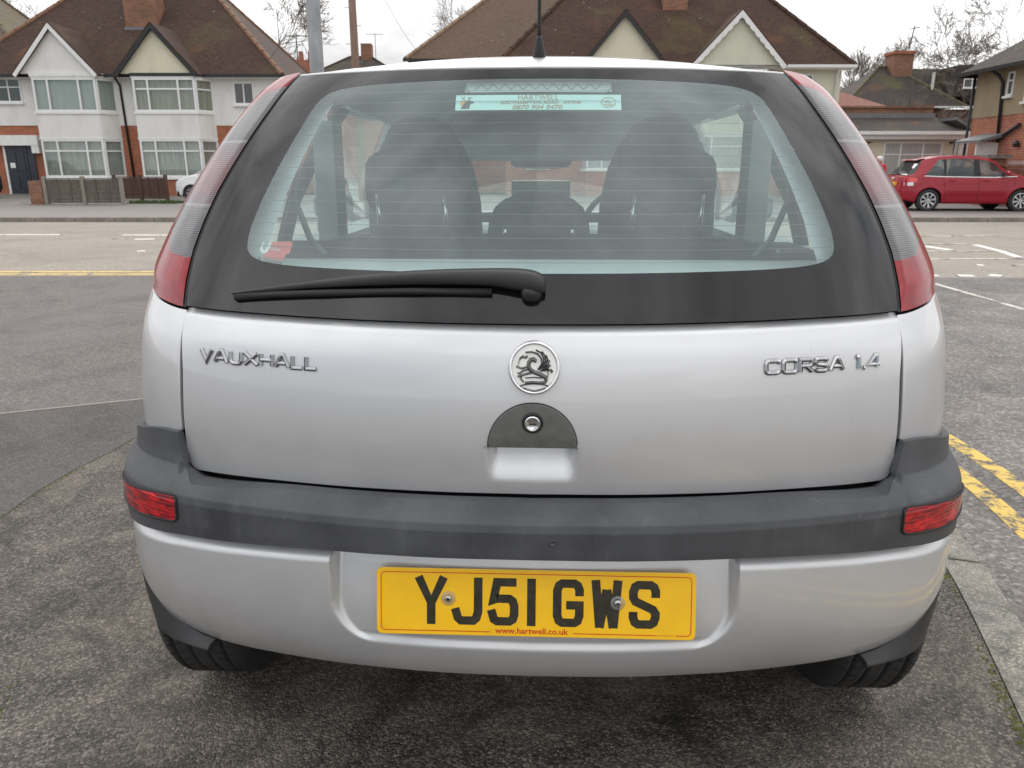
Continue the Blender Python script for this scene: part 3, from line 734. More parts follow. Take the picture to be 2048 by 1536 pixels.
# --- number plate
def plate():
    cz, tilt = .4655, rad(12); cy = .0185
    mp = lambda u, v, h: (.005 + u, cy + v * math.sin(tilt) - h * math.cos(tilt), cz + v * math.cos(tilt) + h * math.sin(tilt))
    def rr(w, h, r, n=6): return arc(w - r, h - r, r, r, 0, 90, n) + arc(-w + r, h - r, r, r, 90, 180, n) + arc(-w + r, -h + r, r, r, 180, 270, n) + arc(w - r, -h + r, r, r, 270, 360, n)
    o = MB().prism(rr(.26, .0555, .009), lambda p: mp(p[0], p[1], 0), lambda p: mp(p[0], p[1], .0032)).build('number_plate', M_YELLOW_PLATE, car); fix_normals(o); bev(o, .0008)
    mb = MB(); L = rr(.2525, .0485, .007)
    # border, broken at the web address
    cut = [p for p in L]
    a = arc(.2455, -.0415, .007, .007, 270, 360) + arc(.2455, .0415, .007, .007, 0, 90) + arc(-.2455, .0415, .007, .007, 90, 180) + arc(-.2455, -.0415, .007, .007, 180, 270)
    stroke(mb, [(.228, -.0485)] + a + [(-.073, -.0485)], .0007, lambda u, v, h: mp(u, v, .0036), 0, True)
    stroke(mb, [(.062, -.0485), (.198, -.0485)], .0007, lambda u, v, h: mp(u, v, .0036), 0, True)
    mb.build('plate_border', M_PLATE_RED, o, uv=False)
    V, F = text_flat('www.hartwell.co.uk', .0138, 'CENTER', 1.06, 0, .00028); mk('plate_text', [mp(-.0055 + a, -.0505 + b, .0036) for a, b in V], F, M_PLATE_RED, o, uv=False)
    mb = MB()
    for k in range(9): stroke(mb, [(.200 + k * .0028, -.0485), (.2014 + k * .0028 + .0006 * (k % 2), -.0485)], .0006, lambda u, v, h: mp(u, v, .0036), 0, True)
    mb.build('plate_small_print', M_PLATE_RED, o, uv=False)
    W, H, s = .050, .079, .007     # char box, half stroke
    A = {
     'Y': [[(0, 1), (.5, .42), (1, 1)], [(.5, .44), (.5, 0)]],
     'J': [[(1, 1), (1, .24), (.92, .07), (.78, 0), (.22, 0), (.08, .07), (0, .22)]],
     '5': [[(.92, 1), (.22, 1), (.06, .55), (.2, .58), (.78, .58), (.93, .52), (1, .40), (1, .17), (.93, .05), (.78, 0), (.22, 0), (.08, .05), (0, .20)]],
     'I': [[(.5, 1), (.5, 0)]],
     'G': [[(1, .78), (1, .84), (.92, .95), (.78, 1), (.22, 1), (.08, .95), (0, .82), (0, .18), (.08, .05), (.22, 0), (.78, 0), (.92, .05), (1, .18), (1, .45), (.58, .45)]],
     'W': [[(0, 1), (.19, 0)], [(.19, 0), (.5, .78)], [(.5, .78), (.81, 0)], [(.81, 0), (1, 1)]],
     'S': [[(1, .78), (1, .84), (.92, .95), (.78, 1), (.22, 1), (.08, .95), (0, .82), (0, .68), (.1, .58), (.88, .38), (1, .28), (1, .18), (.92, .05), (.78, 0), (.22, 0), (.08, .05), (0, .18), (0, .22)]],
    }
    xs = {0: -.168, 1: -.109, 2: -.050, 3: -.004, 4: .056, 5: .118, 6: .179}
    for i, ch in enumerate('YJ5IGWS'):
        mb = MB(); cx = xs[i] - .002
        for j, pts in enumerate(A[ch]):
            w = W - 2 * s; h = H - 2 * s
            q = [(cx - w / 2 + a * w, -h / 2 + b * h + .002) for a, b in pts]
            d = lambda p, r: (p[0] + (p[0] - r[0]) / math.dist(p, r) * s * .9, p[1] + (p[1] - r[1]) / math.dist(p, r) * s * .9)
            if ch != 'W':
                if not (ch == 'Y' and j == 1): q[0] = d(q[0], q[1])
                if not (ch == 'Y' and j == 0) or True: q[-1] = d(q[-1], q[-2])
            if ch == 'W':
                e0 = (h / 2 + .002 + s, -h / 2 + .002 - s); mid = -h / 2 + .78 * h + .002 + s * .8
                q = [(q[0][0], e0[0] if j == 0 else (e0[1] if j in (1, 3) else mid)), (q[1][0], e0[1] if j in (0, 2) else (mid if j == 1 else e0[0]))]
            if ch in 'YI' or (ch in 'J' ):
                q[0] = (q[0][0], h / 2 + .002 + s) if not (ch == 'Y' and j == 1) else q[0]
                if ch in 'YIW': 
                    if ch == 'W': q[-1] = (q[-1][0], h / 2 + .002 + s)
                    elif ch == 'Y' and j == 0: q[-1] = (q[-1][0], h / 2 + .002 + s)
                    else: q[-1] = (q[-1][0], -h / 2 + .002 - s)
            stroke(mb, q, s, lambda u, v, hh: mp(u, v, .0036 + .0002 * j), 0, True)
        mb.build('plate_character', M_PLATE_BLACK, o, uv=False)
    for u, v in ((-.142, .006), (.134, .004)):
        MB().lathe([(.012, .0033), (.0118, .0042), (.007, .0044)], 24, lambda r, a, h: mp(u + r * math.cos(a), v + r * math.sin(a), h)).build('screw_washer', mat_glass('washer', (.85, .8, .6), .25, 1.4) if 'washer' not in MATS else MATS['washer'], o, True)
        MB().lathe([(.0062, .004), (.006, .006), (.0045, .0075), (.0001, .0079)], 20, lambda r, a, h: mp(u + r * math.cos(a), v + r * math.sin(a), h)).build('screw', M_ALLOY, o, True)
        mb = MB()
        for a, b in (((-.003, 0), (.003, 0)), ((0, -.003), (0, .003))): stroke(mb, [(u + a[0], v + a[1]), (u + b[0], v + b[1])], .0009, lambda p, q, h: mp(p, q, .0083), 0, True)
        mb.build('screw_cross', M_INNER, o, uv=False)
plate()

# --- roof
RISE = [(0, 0), (.03, .010), (.06, .0195), (.17, .0385), (.36, .060), (.66, .084), (1.0, .101), (1.3, .100), (1.55, .078), (1.68, .055)]
rows = []
for d in [0, .008, .02, .04, .06, .1, .17, .26, .36, .5, .66, .85, 1.0, 1.15, 1.3, 1.45, 1.55, 1.68]:
    r = []
    for u in lin(-1, 1, 41):
        t = u * .80; b = body(t, 1.3265, .003); k = 1 - .80 * abs(u) ** 2.4
        x = b[0] * (1 + .10 * sstep(0, .5, d)); r.append((x, b[1] * (1 - .12 * sstep(0, 1.6, d) * 0) + d, b[2] + interp(RISE, d) * k - .028 * abs(u) ** 3 * sstep(.15, 1.2, d) + .055 * sstep(.0, .8, d) * abs(u) ** 4 * 0))
    rows.append(r)
roof = panel('roof', rows, M_SILVER, car, .012, inside=(0, 1.2, .9))
# roof side rails down to the light / window tops
def roof_edge(s, d):
    b = body(.80, 1.3265, .003); x = b[0] * (1 + .10 * sstep(0, .5, d)); return (s * x, b[1] + d, b[2] + interp(RISE, d) * .2 - .028 * sstep(.15, 1.2, d))
# aerial
ab = (.0, .392 + .115, 1.3265 + .031)
MB().lathe([(.0125, -.006), (.012, .004), (.0095, .016), (.0068, .028), (.005, .034), (.0001, .036)], 20, lambda r, a, h: (ab[0] + r * math.cos(a), ab[1] - h * .25 + r * math.sin(a) * 1.5, ab[2] + h)).build('aerial_base', M_RUBBER, roof, True)
MB().tube([(0, ab[1] - .008, ab[2] + .03), (0, ab[1] - .012, ab[2] + .052), (0, ab[1] - .06, ab[2] + .32), (0, ab[1] - .085, ab[2] + .52)], [.0045, .0036, .0030, .0026], 8).build('aerial_mast', M_RUBBER, roof, True)

# --- sides, front and wheels
AX, WR = .546, .2915; FX = AX + 2.491
def wy(q, z): return interp(Y0, min(z, .9)) + q
def side_x(q, z):
    # q = plan depth
    if q >= .9: f = 1.0
    else:
        a, b = 0, 1.5
        for _ in range(22):
            m = (a + b) / 2
            if interp(PY, m) < q: a = m
            else: b = m
        f = interp(PX, a)
    w = interp(WB, z)
    if q > 2.6: w *= 1 - .28 * ((q - 2.6) / 1.1) ** 2.5
    return w * f
def arch(y):
    z = .20
    for c in (AX, FX):
        d = abs(y - c)
        if d < .335: z = max(z, .285 + math.sqrt(.335 ** 2 - d * d))
    return z
qs = lin(.345, 3.68, 168)
for s in (-1, 1):
    rows = []
    for q in qs:
        y = q + .07; zb = arch(y); zt = .905 if q < 2.55 else .905 - .22 * ((q - 2.55) / 1.13) ** 1.6
        if q < .46: zt = min(zt, .93)
        if q < .62: zb = max(zb, .52 if y < AX else zb)
        rows.append([(s * side_x(q, z), wy(q, z), z) for z in [zb + (zt - zb) * k for k in lin(0, 1, 12)]])
    sp = panel('side_panel', rows, M_SILVER, car, .010)
    for yd in (1.10, 2.36):
        MB().tube([(s * (side_x(yd - .07, z) + .0006), yd, z) for z in lin(.24, .9, 12)], .0022, 5).build('door_gap', M_INNER, sp)
    MB().grid([[(s * (side_x(q, z) + dx), wy(q, z), z) for q in lin(.9, 2.6, 20)] for z, dx in ((.46, .001), (.465, .016), (.525, .018), (.535, .001))]).build('rubbing_strip', M_PLASTIC, sp, True)
    MB().grid([[(s * (side_x(1.2 + k, .82) + dx), 1.27 + k, z) for k in lin(0, .16, 8)] for z, dx in ((.80, .001), (.804, .02), (.826, .022), (.832, .001))]).build('door_handle', M_PLASTIC, sp, True)
# upper side frame: C pillar skin behind the light, glass, pillars
for s in (-1, 1):
    TOP = lambda y: roof_edge(s, max(0, y - .512))
    rows = []
    for k in lin(0, 1, 16):
        # from light outer edge (k=0) forward to the quarter glass (k=1)
        r = []
        for z in lin(.905, 1.318, 20):
            t0 = lint([(.90, 1.03), (1.0, 1.04), (1.1, 1.035), (1.25, 1.005), (1.30, .98), (1.334, .93)], z); p0 = body(s * t0, z)
            y1 = lint([(.905, .80), (1.318, .98)], z); x1 = s * lint([(.905, .805), (1.05, .765), (1.2, .685), (1.318, .60)], z)
            r.append((p0[0] + (x1 - p0[0]) * k + s * .012 * math.sin(math.pi * k), p0[1] + (y1 - p0[1]) * k, z))
        rows.append(r)
    panel('rear_pillar', rows, M_SILVER, car, .010)
    sx = lambda z: s * lint([(.905, .800), (1.05, .760), (1.2, .680), (1.318, .600), (1.36, .57)], z)
    def fr(y, z): 
        zt = 1.318 + .02 * sstep(.9, 1.4, y); return (sx(z), y, z)
    def strip(name, ya, yb, m, dx=0):   # plate between (y at sill, y at top) pairs
        rows = [[(sx(z) + s * dx, a + (b - a) * k, z) for z, a, b in ((z, lint([(.905, ya[0]), (1.325, ya[1])], z), lint([(.905, yb[0]), (1.325, yb[1])], z)) for z in lin(.905, 1.325, 12))] for k in lin(0, 1, 6)]
        return panel(name, rows, m, car, .02 if m is not M_GLASS_SIDE else 0)
    strip('quarter_window', (.80, .98), (1.22, 1.26), M_GLASS_SIDE, -.006)
    strip('door_pillar', (1.22, 1.26), (1.31, 1.35), M_RUBBER)
    strip('door_window', (1.31, 1.35), (2.45, 2.02), M_GLASS_SIDE, -.006)
    strip('windscreen_pillar', (2.45, 2.02), (2.62, 2.12), M_SILVER)
    rows = [[(roof_edge(s, d)[0] + s * .004, roof_edge(s, d)[1], roof_edge(s, d)[2] + .002), (s * (.485 + .118 * sstep(.06, .5, d)), roof_edge(s, d)[1], 1.333), (s * (.488 + .122 * sstep(.06, .5, d)), roof_edge(s, d)[1], 1.31)] for d in lin(.12, 1.66, 24)]
    panel('roof_rail', rows, M_SILVER, car, .008)
wsr = []
for k in lin(0, 1, 14):
    r = []
    for u in lin(-1, 1, 21):
        top = (u * .60, 2.12 + .06 * (1 - u * u), 1.325 + .055 * (1 - u * u)); bot = (u * .70, 2.62 + .22 * (1 - u * u), .915 + .02 * (1 - u * u))
        r.append(tuple(a + (b - a) * k for a, b in zip(top, bot)))
    wsr.append(r)
panel('windscreen', wsr, M_GLASS_SIDE, car, 0)
rows = []
for k in lin(0, 1, 20):
    r = []
    for u in lin(-1, 1, 21):
        q = 2.55 + 1.12 * k; x = u * side_x(min(q, 3.68), .9) * .985
        z = .905 - .22 * (max(0, q - 2.55) / 1.13) ** 1.6 + .045 * (1 - u ** 4) * (1 - .5 * k); r.append((x, q + .11 + (.16 * (1 - u * u) if k > .9 else 0), z))
    rows.append(r)
panel('bonnet', rows, M_SILVER, car, .010)
rows = [[(u * lint([(.22, .56), (.5, .585), (.70, .59)], z), 3.79 + .12 * (1 - u * u) - .05 * (z - .45) ** 2 * 6, z) for u in lin(-1, 1, 21)] for z in lin(.22, .70, 10)]
panel('front_bumper', rows, M_SILVER, car, .010)
def wheel(parent, cx, cy, out):
    """out: +1/-1 outer side"""
    w = .084; P = [(WR - .115, -w * .7), (WR - .10, -w), (WR - .035, -w * 1.02), (WR - .010, -w * .93), (WR - .002, -w * .80)]
    gro = []
    for k in range(4):
        a = -w * .62 + k * w * .41; gro += [(WR, a - .010), (WR, a - .004), (WR - .007, a - .0035), (WR - .007, a + .0035), (WR, a + .004), (WR, a + .010)]
    prof = P + gro + [(r, -h) for r, h in P[::-1]]
    ty = MB().lathe(prof, 72, lambda r, a, h: (cx + h, cy + r * math.cos(a), WR + r * math.sin(a))).build('tyre', M_TYRE, parent, True); fix_normals(ty, (cx, cy, WR))
    for s_ in (-1, 1):      # sipes: shallow dark blocks across the shoulder
        mb = MB()
        for k in range(60):
            a = 2 * math.pi * k / 60
            pts = []
            for dx, da in ((.030, 0), (.066, .045)):
                for e in (-.006, .006):
                    aa = a + da + e; pts.append((cx + s_ * dx, cy + (WR + .0006) * math.cos(aa), WR + (WR + .0006) * math.sin(aa)))
            mb.add(pts, [(0, 1, 3, 2)])
        mb.build('tread_sipes', M_INNER, ty, uv=False)
    rim = MB().lathe([(WR - .115, -w * .68), (WR - .125, -w * .3), (WR - .13, w * .3), (WR - .115, w * .68)], 48, lambda r, a, h: (cx + h, cy + r * math.cos(a), WR + r * math.sin(a))).build('rim', M_ALLOY, parent, True)
    mb = MB()
    for k in range(8):
        a = 2 * math.pi * k / 8; c, s_ = math.cos(a), math.sin(a)
        q = lambda r, t, d: (cx + out * (w * .55 - d), cy + r * c - t * s_, WR + r * s_ + t * c)
        mb.add([q(.03, -.018, 0), q(.03, .018, 0), q(.165, .026, .012), q(.165, -.026, .012), q(.03, -.018, .03), q(.03, .018, .03), q(.165, .026, .035), q(.165, -.026, .035)], [(0, 1, 2, 3), (0, 4, 5, 1), (1, 5, 6, 2), (2, 6, 7, 3), (3, 7, 4, 0)])
    mb.lathe([(.175, -.02), (.178, .045), (.165, .05), (.160, -.02)], 40, lambda r, a, h: (cx + out * h, cy + r * math.cos(a), WR + r * math.sin(a)))
    mb.lathe([(.045, .02), (.04, .055), (.0001, .058)], 24, lambda r, a, h: (cx + out * h, cy + r * math.cos(a), WR + r * math.sin(a)))
    mb.build('wheel_trim', M_ALLOY, rim, False)
for yy in (AX, FX):
    for s in (-1, 1):
        wh = empty('wheel'); wh.parent = car; wheel(wh, s * .698, yy, s)
# dark inner shell that closes panel gaps, wheel wells and floor
rows = [[body(t, z, -.028) for t in lin(-1.02, 1.02, 61)] for z in (.45, .6, .66, .75, .85, .90)]
panel('inner_tailgate_shell', rows, M_INNER, car, 0)
for s in (-1, 1):
    rows = [[body(s * t, z, -.020) for t in lin(teg(z) - .005, 1.03, 12)] for z in lin(.90, 1.325, 30)]
    panel('light_housing', rows, M_INNER, car, 0)
    mb = MB().box(s * .56, s * .60, .30, 1.0, .40, .88)
    rows = [[(s * x, AX + .33 * math.cos(a), .30 + .33 * math.sin(a)) for a in lin(rad(0), rad(150), 24)] for x in (.56, .73)]
    mb.grid(rows).build('wheel_well', M_INNER, car)
rows = [[bump(t, z, YB, -.085) for t in lin(-.90, .90, 41)] for z in (.335, .40, .50, .56, .62)]
panel('bumper_beam', rows, M_INNER, car, 0)
MB().box(-.55, .55, .50, 3.6, .28, .36).build('floor_pan', M_INNER, car)
MB().tube([(-.70, AX, .30), (.70, AX, .30)], .03, 10).build('rear_axle', M_INNER, car)
ex = MB().tube([(.36, .20, .30), (.36, .9, .29)], .022, 16); ex.build('exhaust_pipe', M_ALLOY, car, True)

# --- cabin
def cushion(mb, cx, cy, cz, w, h, d, lean=.12, e=3.2, n=20, m=14):
    rows = []
    for j in range(m + 1):
        b = -math.pi / 2 + math.pi * j / m; r = []
        for i in range(n + 1):
            a = 2 * math.pi * i / n
            f = lambda c, k=e: math.copysign(abs(c) ** (2 / k), c)
            x = w / 2 * f(math.cos(a)) * f(math.cos(b), 2.6); z = h / 2 * f(math.sin(a)) * f(math.cos(b), 2.6); y = d / 2 * f(math.sin(b), 2.6)
            r.append((cx + x, cy + y + (z) * lean, cz + z))
        rows.append(r)
    mb.grid(rows); return mb
CAB = car
hl = [[(r[k][0] * .97, r[k][1] + .03, r[k][2] - .03) for k in range(0, 41, 2)] for r in rows[:0]] if False else None
hr = []
for d in [.03, .17, .36, .66, 1.0, 1.3, 1.55]:
    r = []
    for u in lin(-1, 1, 25):
        b = body(u * .78, 1.318, .0); k = 1 - .85 * abs(u) ** 2.4; r.append((b[0] * (1 + .05 * sstep(0, .5, d)), b[1] + d, b[2] - .022 + interp(RISE, d) * k * .9 - .03 * abs(u) ** 3 * sstep(.15, 1.2, d)))
    hr.append(r)
panel('headliner', hr, M_HEADLINER, CAB, .006, inside=(0, 1.2, 3))
for s in (-1, 1):
    mb = MB()   # inner pillar trims
    rows = [[(s * (abs(body(t, z)[0]) - .03), body(t, z)[1] + .03, z) for z in lin(.95, 1.30, 14)] for t in (.66, .74, .82, .9, .98)]
    mb.grid(rows); mb.build('pillar_trim', M_TRIM_LIGHT, CAB, True)
    MB().box(s * .66, s * .795, .70, 2.5, .36, .93).build('side_trim', M_TRIM, CAB)
    MB().box(s * .56, s * .68, .42, .80, .36, .955).build('boot_trim', M_TRIM, CAB)
    MB().tube([(s * .50, .66, 1.30), (s * .535, .665, 1.20), (s * .56, .70, 1.08), (s * .50, .60, 1.0), (s * .44, .50, .975)], .007, 8).build('seat_belt', M_TRIM, CAB, True)
    # grab: belt guide column between the quarter glass and door
    MB().box(s * .60, s * .66, 1.22, 1.33, .93, 1.28).build('inner_pillar', M_TRIM, CAB)
cushion(MB(), 0, 1.95, 1.27, 1.16, .19, .05, 0, 8).build('header_trim', M_HEADLINER, CAB, True)
# parcel shelf
MB().grid([[(x, .27 + .20 * (x / .56) ** 2 * .5, .968) for x in lin(-.60, .60, 25)], [(x, .44, .975) for x in lin(-.60, .60, 25)]]).build('shelf_lit_edge', M_TRIM_LIGHT, CAB)  # rear of the shelf in paler trim: daylight falling on it is put into the colour
MB().box(-.60, .60, .441, .80, .955, .978).build('parcel_shelf', plain('shelf_dark', (.05, .055, .06), .95), CAB)
rs = empty('rear_seat'); rs.parent = CAB
cushion(MB(), 0, .84, .74, 1.22, .50, .14, .18, 7).build('backrest', M_SEAT, rs, True)
for cx, raised in ((-.315, .075), (0, 0), (.315, .075)):
    w_ = .245 if raised else .26
    cushion(MB(), cx, .885, 1.045 + raised * .95 if raised else .985, w_, .155 if raised else .21, .075, .1, 4 if raised else 2.6).build('headrest', M_SEAT, rs, True)
    for dx in (-.083, .083):
        MB().tube([(cx + dx, .868, .96), (cx + dx, .843, 1.005 + raised * 1.1)], .006, 8).build('headrest_post', M_CHROME, rs, True)
for s in (-1, 1):
    fs = empty('front_seat'); fs.parent = CAB
    cushion(MB(), s * .395, 1.62, .86, .40, .86, .17, -.12, 2.7).build('backrest', M_SEAT, fs, True)
    cushion(MB(), s * .395, 1.565, 1.20, .25, .22, .10, -.1, 2.6).build('headrest', M_SEAT, fs, True)
    for dx in (-.06, .06): MB().tube([(s * .395 + dx, 1.575, 1.04), (s * .395 + dx, 1.565, 1.14)], .006, 8).build('headrest_post', M_CHROME, fs, True)
    cushion(MB(), s * .355, 1.90, .52, .48, .16, .50, 0, 4).build('cushion', M_SEAT, fs, True)
MB().grid([[(u * .66, 2.15 + .30 * k, .86 + .06 * math.sin(k * 2.6) - .10 * (k < .1)) for u in lin(-1, 1, 15)] for k in lin(0, 1, 8)]).build('dashboard', M_TRIM, CAB, True)
MB().box(-.115, .115, 2.02, 2.16, .55, 1.10).build('centre_stack', M_TRIM, CAB)
cushion(MB(), .0, 2.02, 1.175, .24, .06, .03, 0, 3).build('rear_view_mirror', M_SEAT, CAB, True)
MB().tube([(0, 2.03, 1.18), (0, 2.12, 1.27)], .008, 6).build('mirror_stalk', M_SEAT, CAB)
mb = MB(); mb.lathe([(.185 + .012 * math.cos(a), .012 * math.sin(a)) for a in lin(0, 2 * math.pi, 9)[:-1]], 36, lambda r, a, h: (.355 + r * math.cos(a), 2.05 + h + r * math.sin(a) * .45, .90 + r * math.sin(a) * .9), True)
mb.build('steering_wheel', M_SEAT, CAB, True)
MB().box(-.66, .66, .8, 2.6, .36, .40).build('cabin_floor', M_TRIM, CAB)
for s in (-1, 1):   # door mirrors
    m_ = cushion(MB(), s * .90, 2.30, .99, .17, .12, .10, 0, 3.4).build('door_mirror', M_PLASTIC, car, True)
    MB().tube([(s * .80, 2.33, .93), (s * .86, 2.31, .96)], .02, 8).build('mirror_arm', M_PLASTIC, m_)
# ------------------------------------------------------------------ more materials
M_TARMAC = mat_tarmac('old_tarmac', (.0225, .0192, .0165), (.112, .097, .082), (.215, .188, .158), .72, 1.0, 1.8, 190, moss=.2, blotch=1.0)
M_TARMAC_NEW = mat_tarmac('footway_patch', (0.0842, 0.0737, 0.0702), (0.1521, 0.1369, 0.1310), (0.0994, 0.0878, 0.0831), .5, .5, .8, 120, (3, 5, 0), blotch=.45)
M_ROAD = mat_tarmac('main_road', (0.1860, 0.1625, 0.1350), (0.2961, 0.2645, 0.2246), (0.2066, 0.1818, 0.1543), .5, .45, .25, 90, (7, 2, 0), blotch=.3)
M_SIDE_ROAD = mat_tarmac('side_road', (0.0670, 0.0605, 0.0562), (0.1620, 0.1490, 0.1382), (0.2322, 0.2160, 0.1998), .75, .7, .7, 80, (2, 8, 0), blotch=.6)
M_PAVE = plain('far_pavement', (.19, .17, .16), .9, var=.25, scale=1.2, kind='Generated')
M_KERB = mat_tarmac('kerb_concrete', (0.1599, 0.1514, 0.1333), (0.2878, 0.2718, 0.2398), (0.1919, 0.1834, 0.1386), .55, .55, 3.5, 260, moss=.2)
M_YLINE = mat_paint('yellow_line', (.64, .44, .10), .80, (.10, .092, .085), 16); M_YLINE_FAR = mat_paint('yellow_line_far', (.66, .46, .15), .6, (.12, .11, .10), 7)
M_WLINE = mat_paint('white_line', (.80, .76, .70), .45, (.2, .185, .165), 6); M_WLINE_WORN = mat_paint('white_line_worn', (.56, .53, .48), .85, (.2, .185, .165), 5)
M_MOSS = plain('moss', (.075, .082, .015), .95, var=.6, scale=40, bump=.6)
M_BRICK = mat_brick('red_brick', (.42, .125, .052), (.32, .085, .036), (.30, .24, .19))
M_BRICK2 = mat_brick('red_brick_smooth', (.44, .14, .075), (.34, .10, .055), (.42, .34, .28))
M_BRICK_OLD = mat_brick('old_brick', (.30, .13, .075), (.20, .085, .05), (.24, .20, .16), dark=(.08, .06, .03))
M_WHITE_R = mat_render('white_render', (.74, .73, .70)); M_CREAM_R = mat_render('cream_render', (.68, .63, .49)); M_CREAM_G = mat_render('green_cream_render', (.64, .64, .51))
M_BROWN_R = mat_render('brown_pebbledash', (.33, .26, .17), (.16, .12, .08), .5)
M_TILE_A = mat_tile('brown_tile', (.038, .0190, .0135), (.066, .032, .022), moss_amt=.22); M_TILE_B = mat_tile('red_brown_tile', (.038, .020, .0145), (.070, .032, .020), moss_amt=.35)
M_TILE_C = mat_tile('light_brown_tile', (.095, .062, .044), (.135, .083, .055), moss_amt=.12); M_TILE_D = mat_tile('mossy_tile', (.10, .085, .055), (.15, .125, .08), moss=(.15, .15, .05), moss_amt=.9)
M_TILE_E = mat_tile('grey_tile', (.036, .029, .027), (.055, .044, .039), moss_amt=.5); M_TILE_F = mat_tile('red_tile', (.24, .12, .095), (.28, .14, .11), moss_amt=.1)
M_PVC = plain('white_pvc', (.76, .76, .75), .4, var=.04); M_BLACKP = gloss_black('black_gutter', (.012, .012, .013), .4)
M_WHITEP = plain('white_paint', (.74, .74, .72), .5, var=.06)
def mat_pane():
    b = NB('house_glass'); b.base((.045, .05, .05)); v = b.coord('UV'); b.rough(b.ramp(b.noise(v, 3, 2), [(.3, .03), (.7, .08)])); b.set(Specular_IOR_Level=.8); return b.m
def mat_net(name, a, c):
    b = NB(name); n = b.noise(b.coord('UV', scale=(1, .06, 1)), 16, 3, .5, .3); f = b.noise(b.coord('UV'), 9, 4)
    b.base(b.mix(b.math('MULTIPLY', f, .5), b.ramp(n, [(.35, a), (.65, c)]), tuple(x * .6 for x in a))); b.rough(.3); b.set(Coat_Weight=.8); return b.m
M_PANE = mat_pane(); M_NET = mat_net('net_curtain', (.27, .275, .255), (.50, .50, .46)); M_NET2 = mat_net('tan_curtain', (.24, .215, .16), (.42, .38, .29)); M_NET3 = mat_net('grey_blind', (.38, .40, .385), (.48, .50, .48))
M_DOOR = plain('navy_door', (.035, .04, .055), .4, var=.1); M_FENCE = mat_wood('fence_wood', (.085, .075, .062), (.17, .15, .125)); M_FENCE_DARK = mat_wood('fence_dark', (.06, .03, .025), (.11, .06, .05))
M_POLE_W = mat_wood('pole_wood', (.16, .10, .075), (.25, .165, .125)); M_LEAD = plain('lead_flashing', (.16, .165, .175), .6)
def mat_steel():
    b = NB('galvanised_steel'); v = b.coord(scale=(1, 1, .35)); n = b.noise(v, 9, 6, .6); b.base(b.ramp(n, [(.3, (.20, .205, .215)), (.7, (.36, .365, .375))])); b.set(Metallic=.3); b.rough(.55); return b.m
M_STEEL = mat_steel(); M_BARK = plain('bark', (.13, .11, .09), .9, var=.3); M_TWIG = plain('twig', (.17, .145, .12), .9, var=.2)
M_GRASS = plain('verge_green', (.05, .085, .02), .95, var=.5, scale=30)
# ------------------------------------------------------------------ ground, roads, kerbs, markings
def sheet(name, pts, z, mat, kind='structure', parent=None):
    o = MB().prism(pts[::-1], lambda p: (p[0], p[1], z - (.03 if z > -.09 else 1)), lambda p: (p[0], p[1], z)).build(name, mat, parent); fix_normals(o)
    if kind: o['kind'] = kind
    return o
RZ = -.055
ground = sheet('ground', [(-400, -400), (400, -400), (400, 900), (-400, 900)], -.10, mat_tarmac('far_ground', (.07, .068, .06), (.13, .12, .10), (.08, .09, .05), .5, .4, .1, 30))
# corner kerb: straight approach, arc of radius R, then along the main road
C0, R0 = (-3.73, 3.30), 5.30
def kerb_pt(a, r): return (C0[0] + r * math.cos(a), C0[1] + r * math.sin(a))
A0 = rad(-17.5)
def kerb_line(r, n=40):
    """polyline from near the camera round the corner to the main road edge, offset r from the arc centre"""
    p0 = kerb_pt(A0, r); d = (math.sin(A0), -math.cos(A0)); pts = [(p0[0] + d[0] * k, p0[1] + d[1] * k) for k in (14, 6, 3, 1.5, .6)]
    pts += [kerb_pt(a, r) for a in lin(A0, rad(90), n)]
    return pts + [(-8, C0[1] + r), (-14, C0[1] + r), (-40, C0[1] + r)]
edge = kerb_line(R0 - .125)
sheet('pavement', edge + [(-40, -14)], 0.0, M_TARMAC)
sheet('road', [(-90, 5.5), (90, 5.5), (90, 18.1), (-90, 18.1)], RZ, M_ROAD)
out_edge = kerb_line(R0)
side = [p for p in out_edge if p[0] > -3.9] + [(0.0, 8.9), (4.45, 8.75), (30, 8.4), (30, -14)]
sheet('side_road', side, RZ + .004, M_SIDE_ROAD)
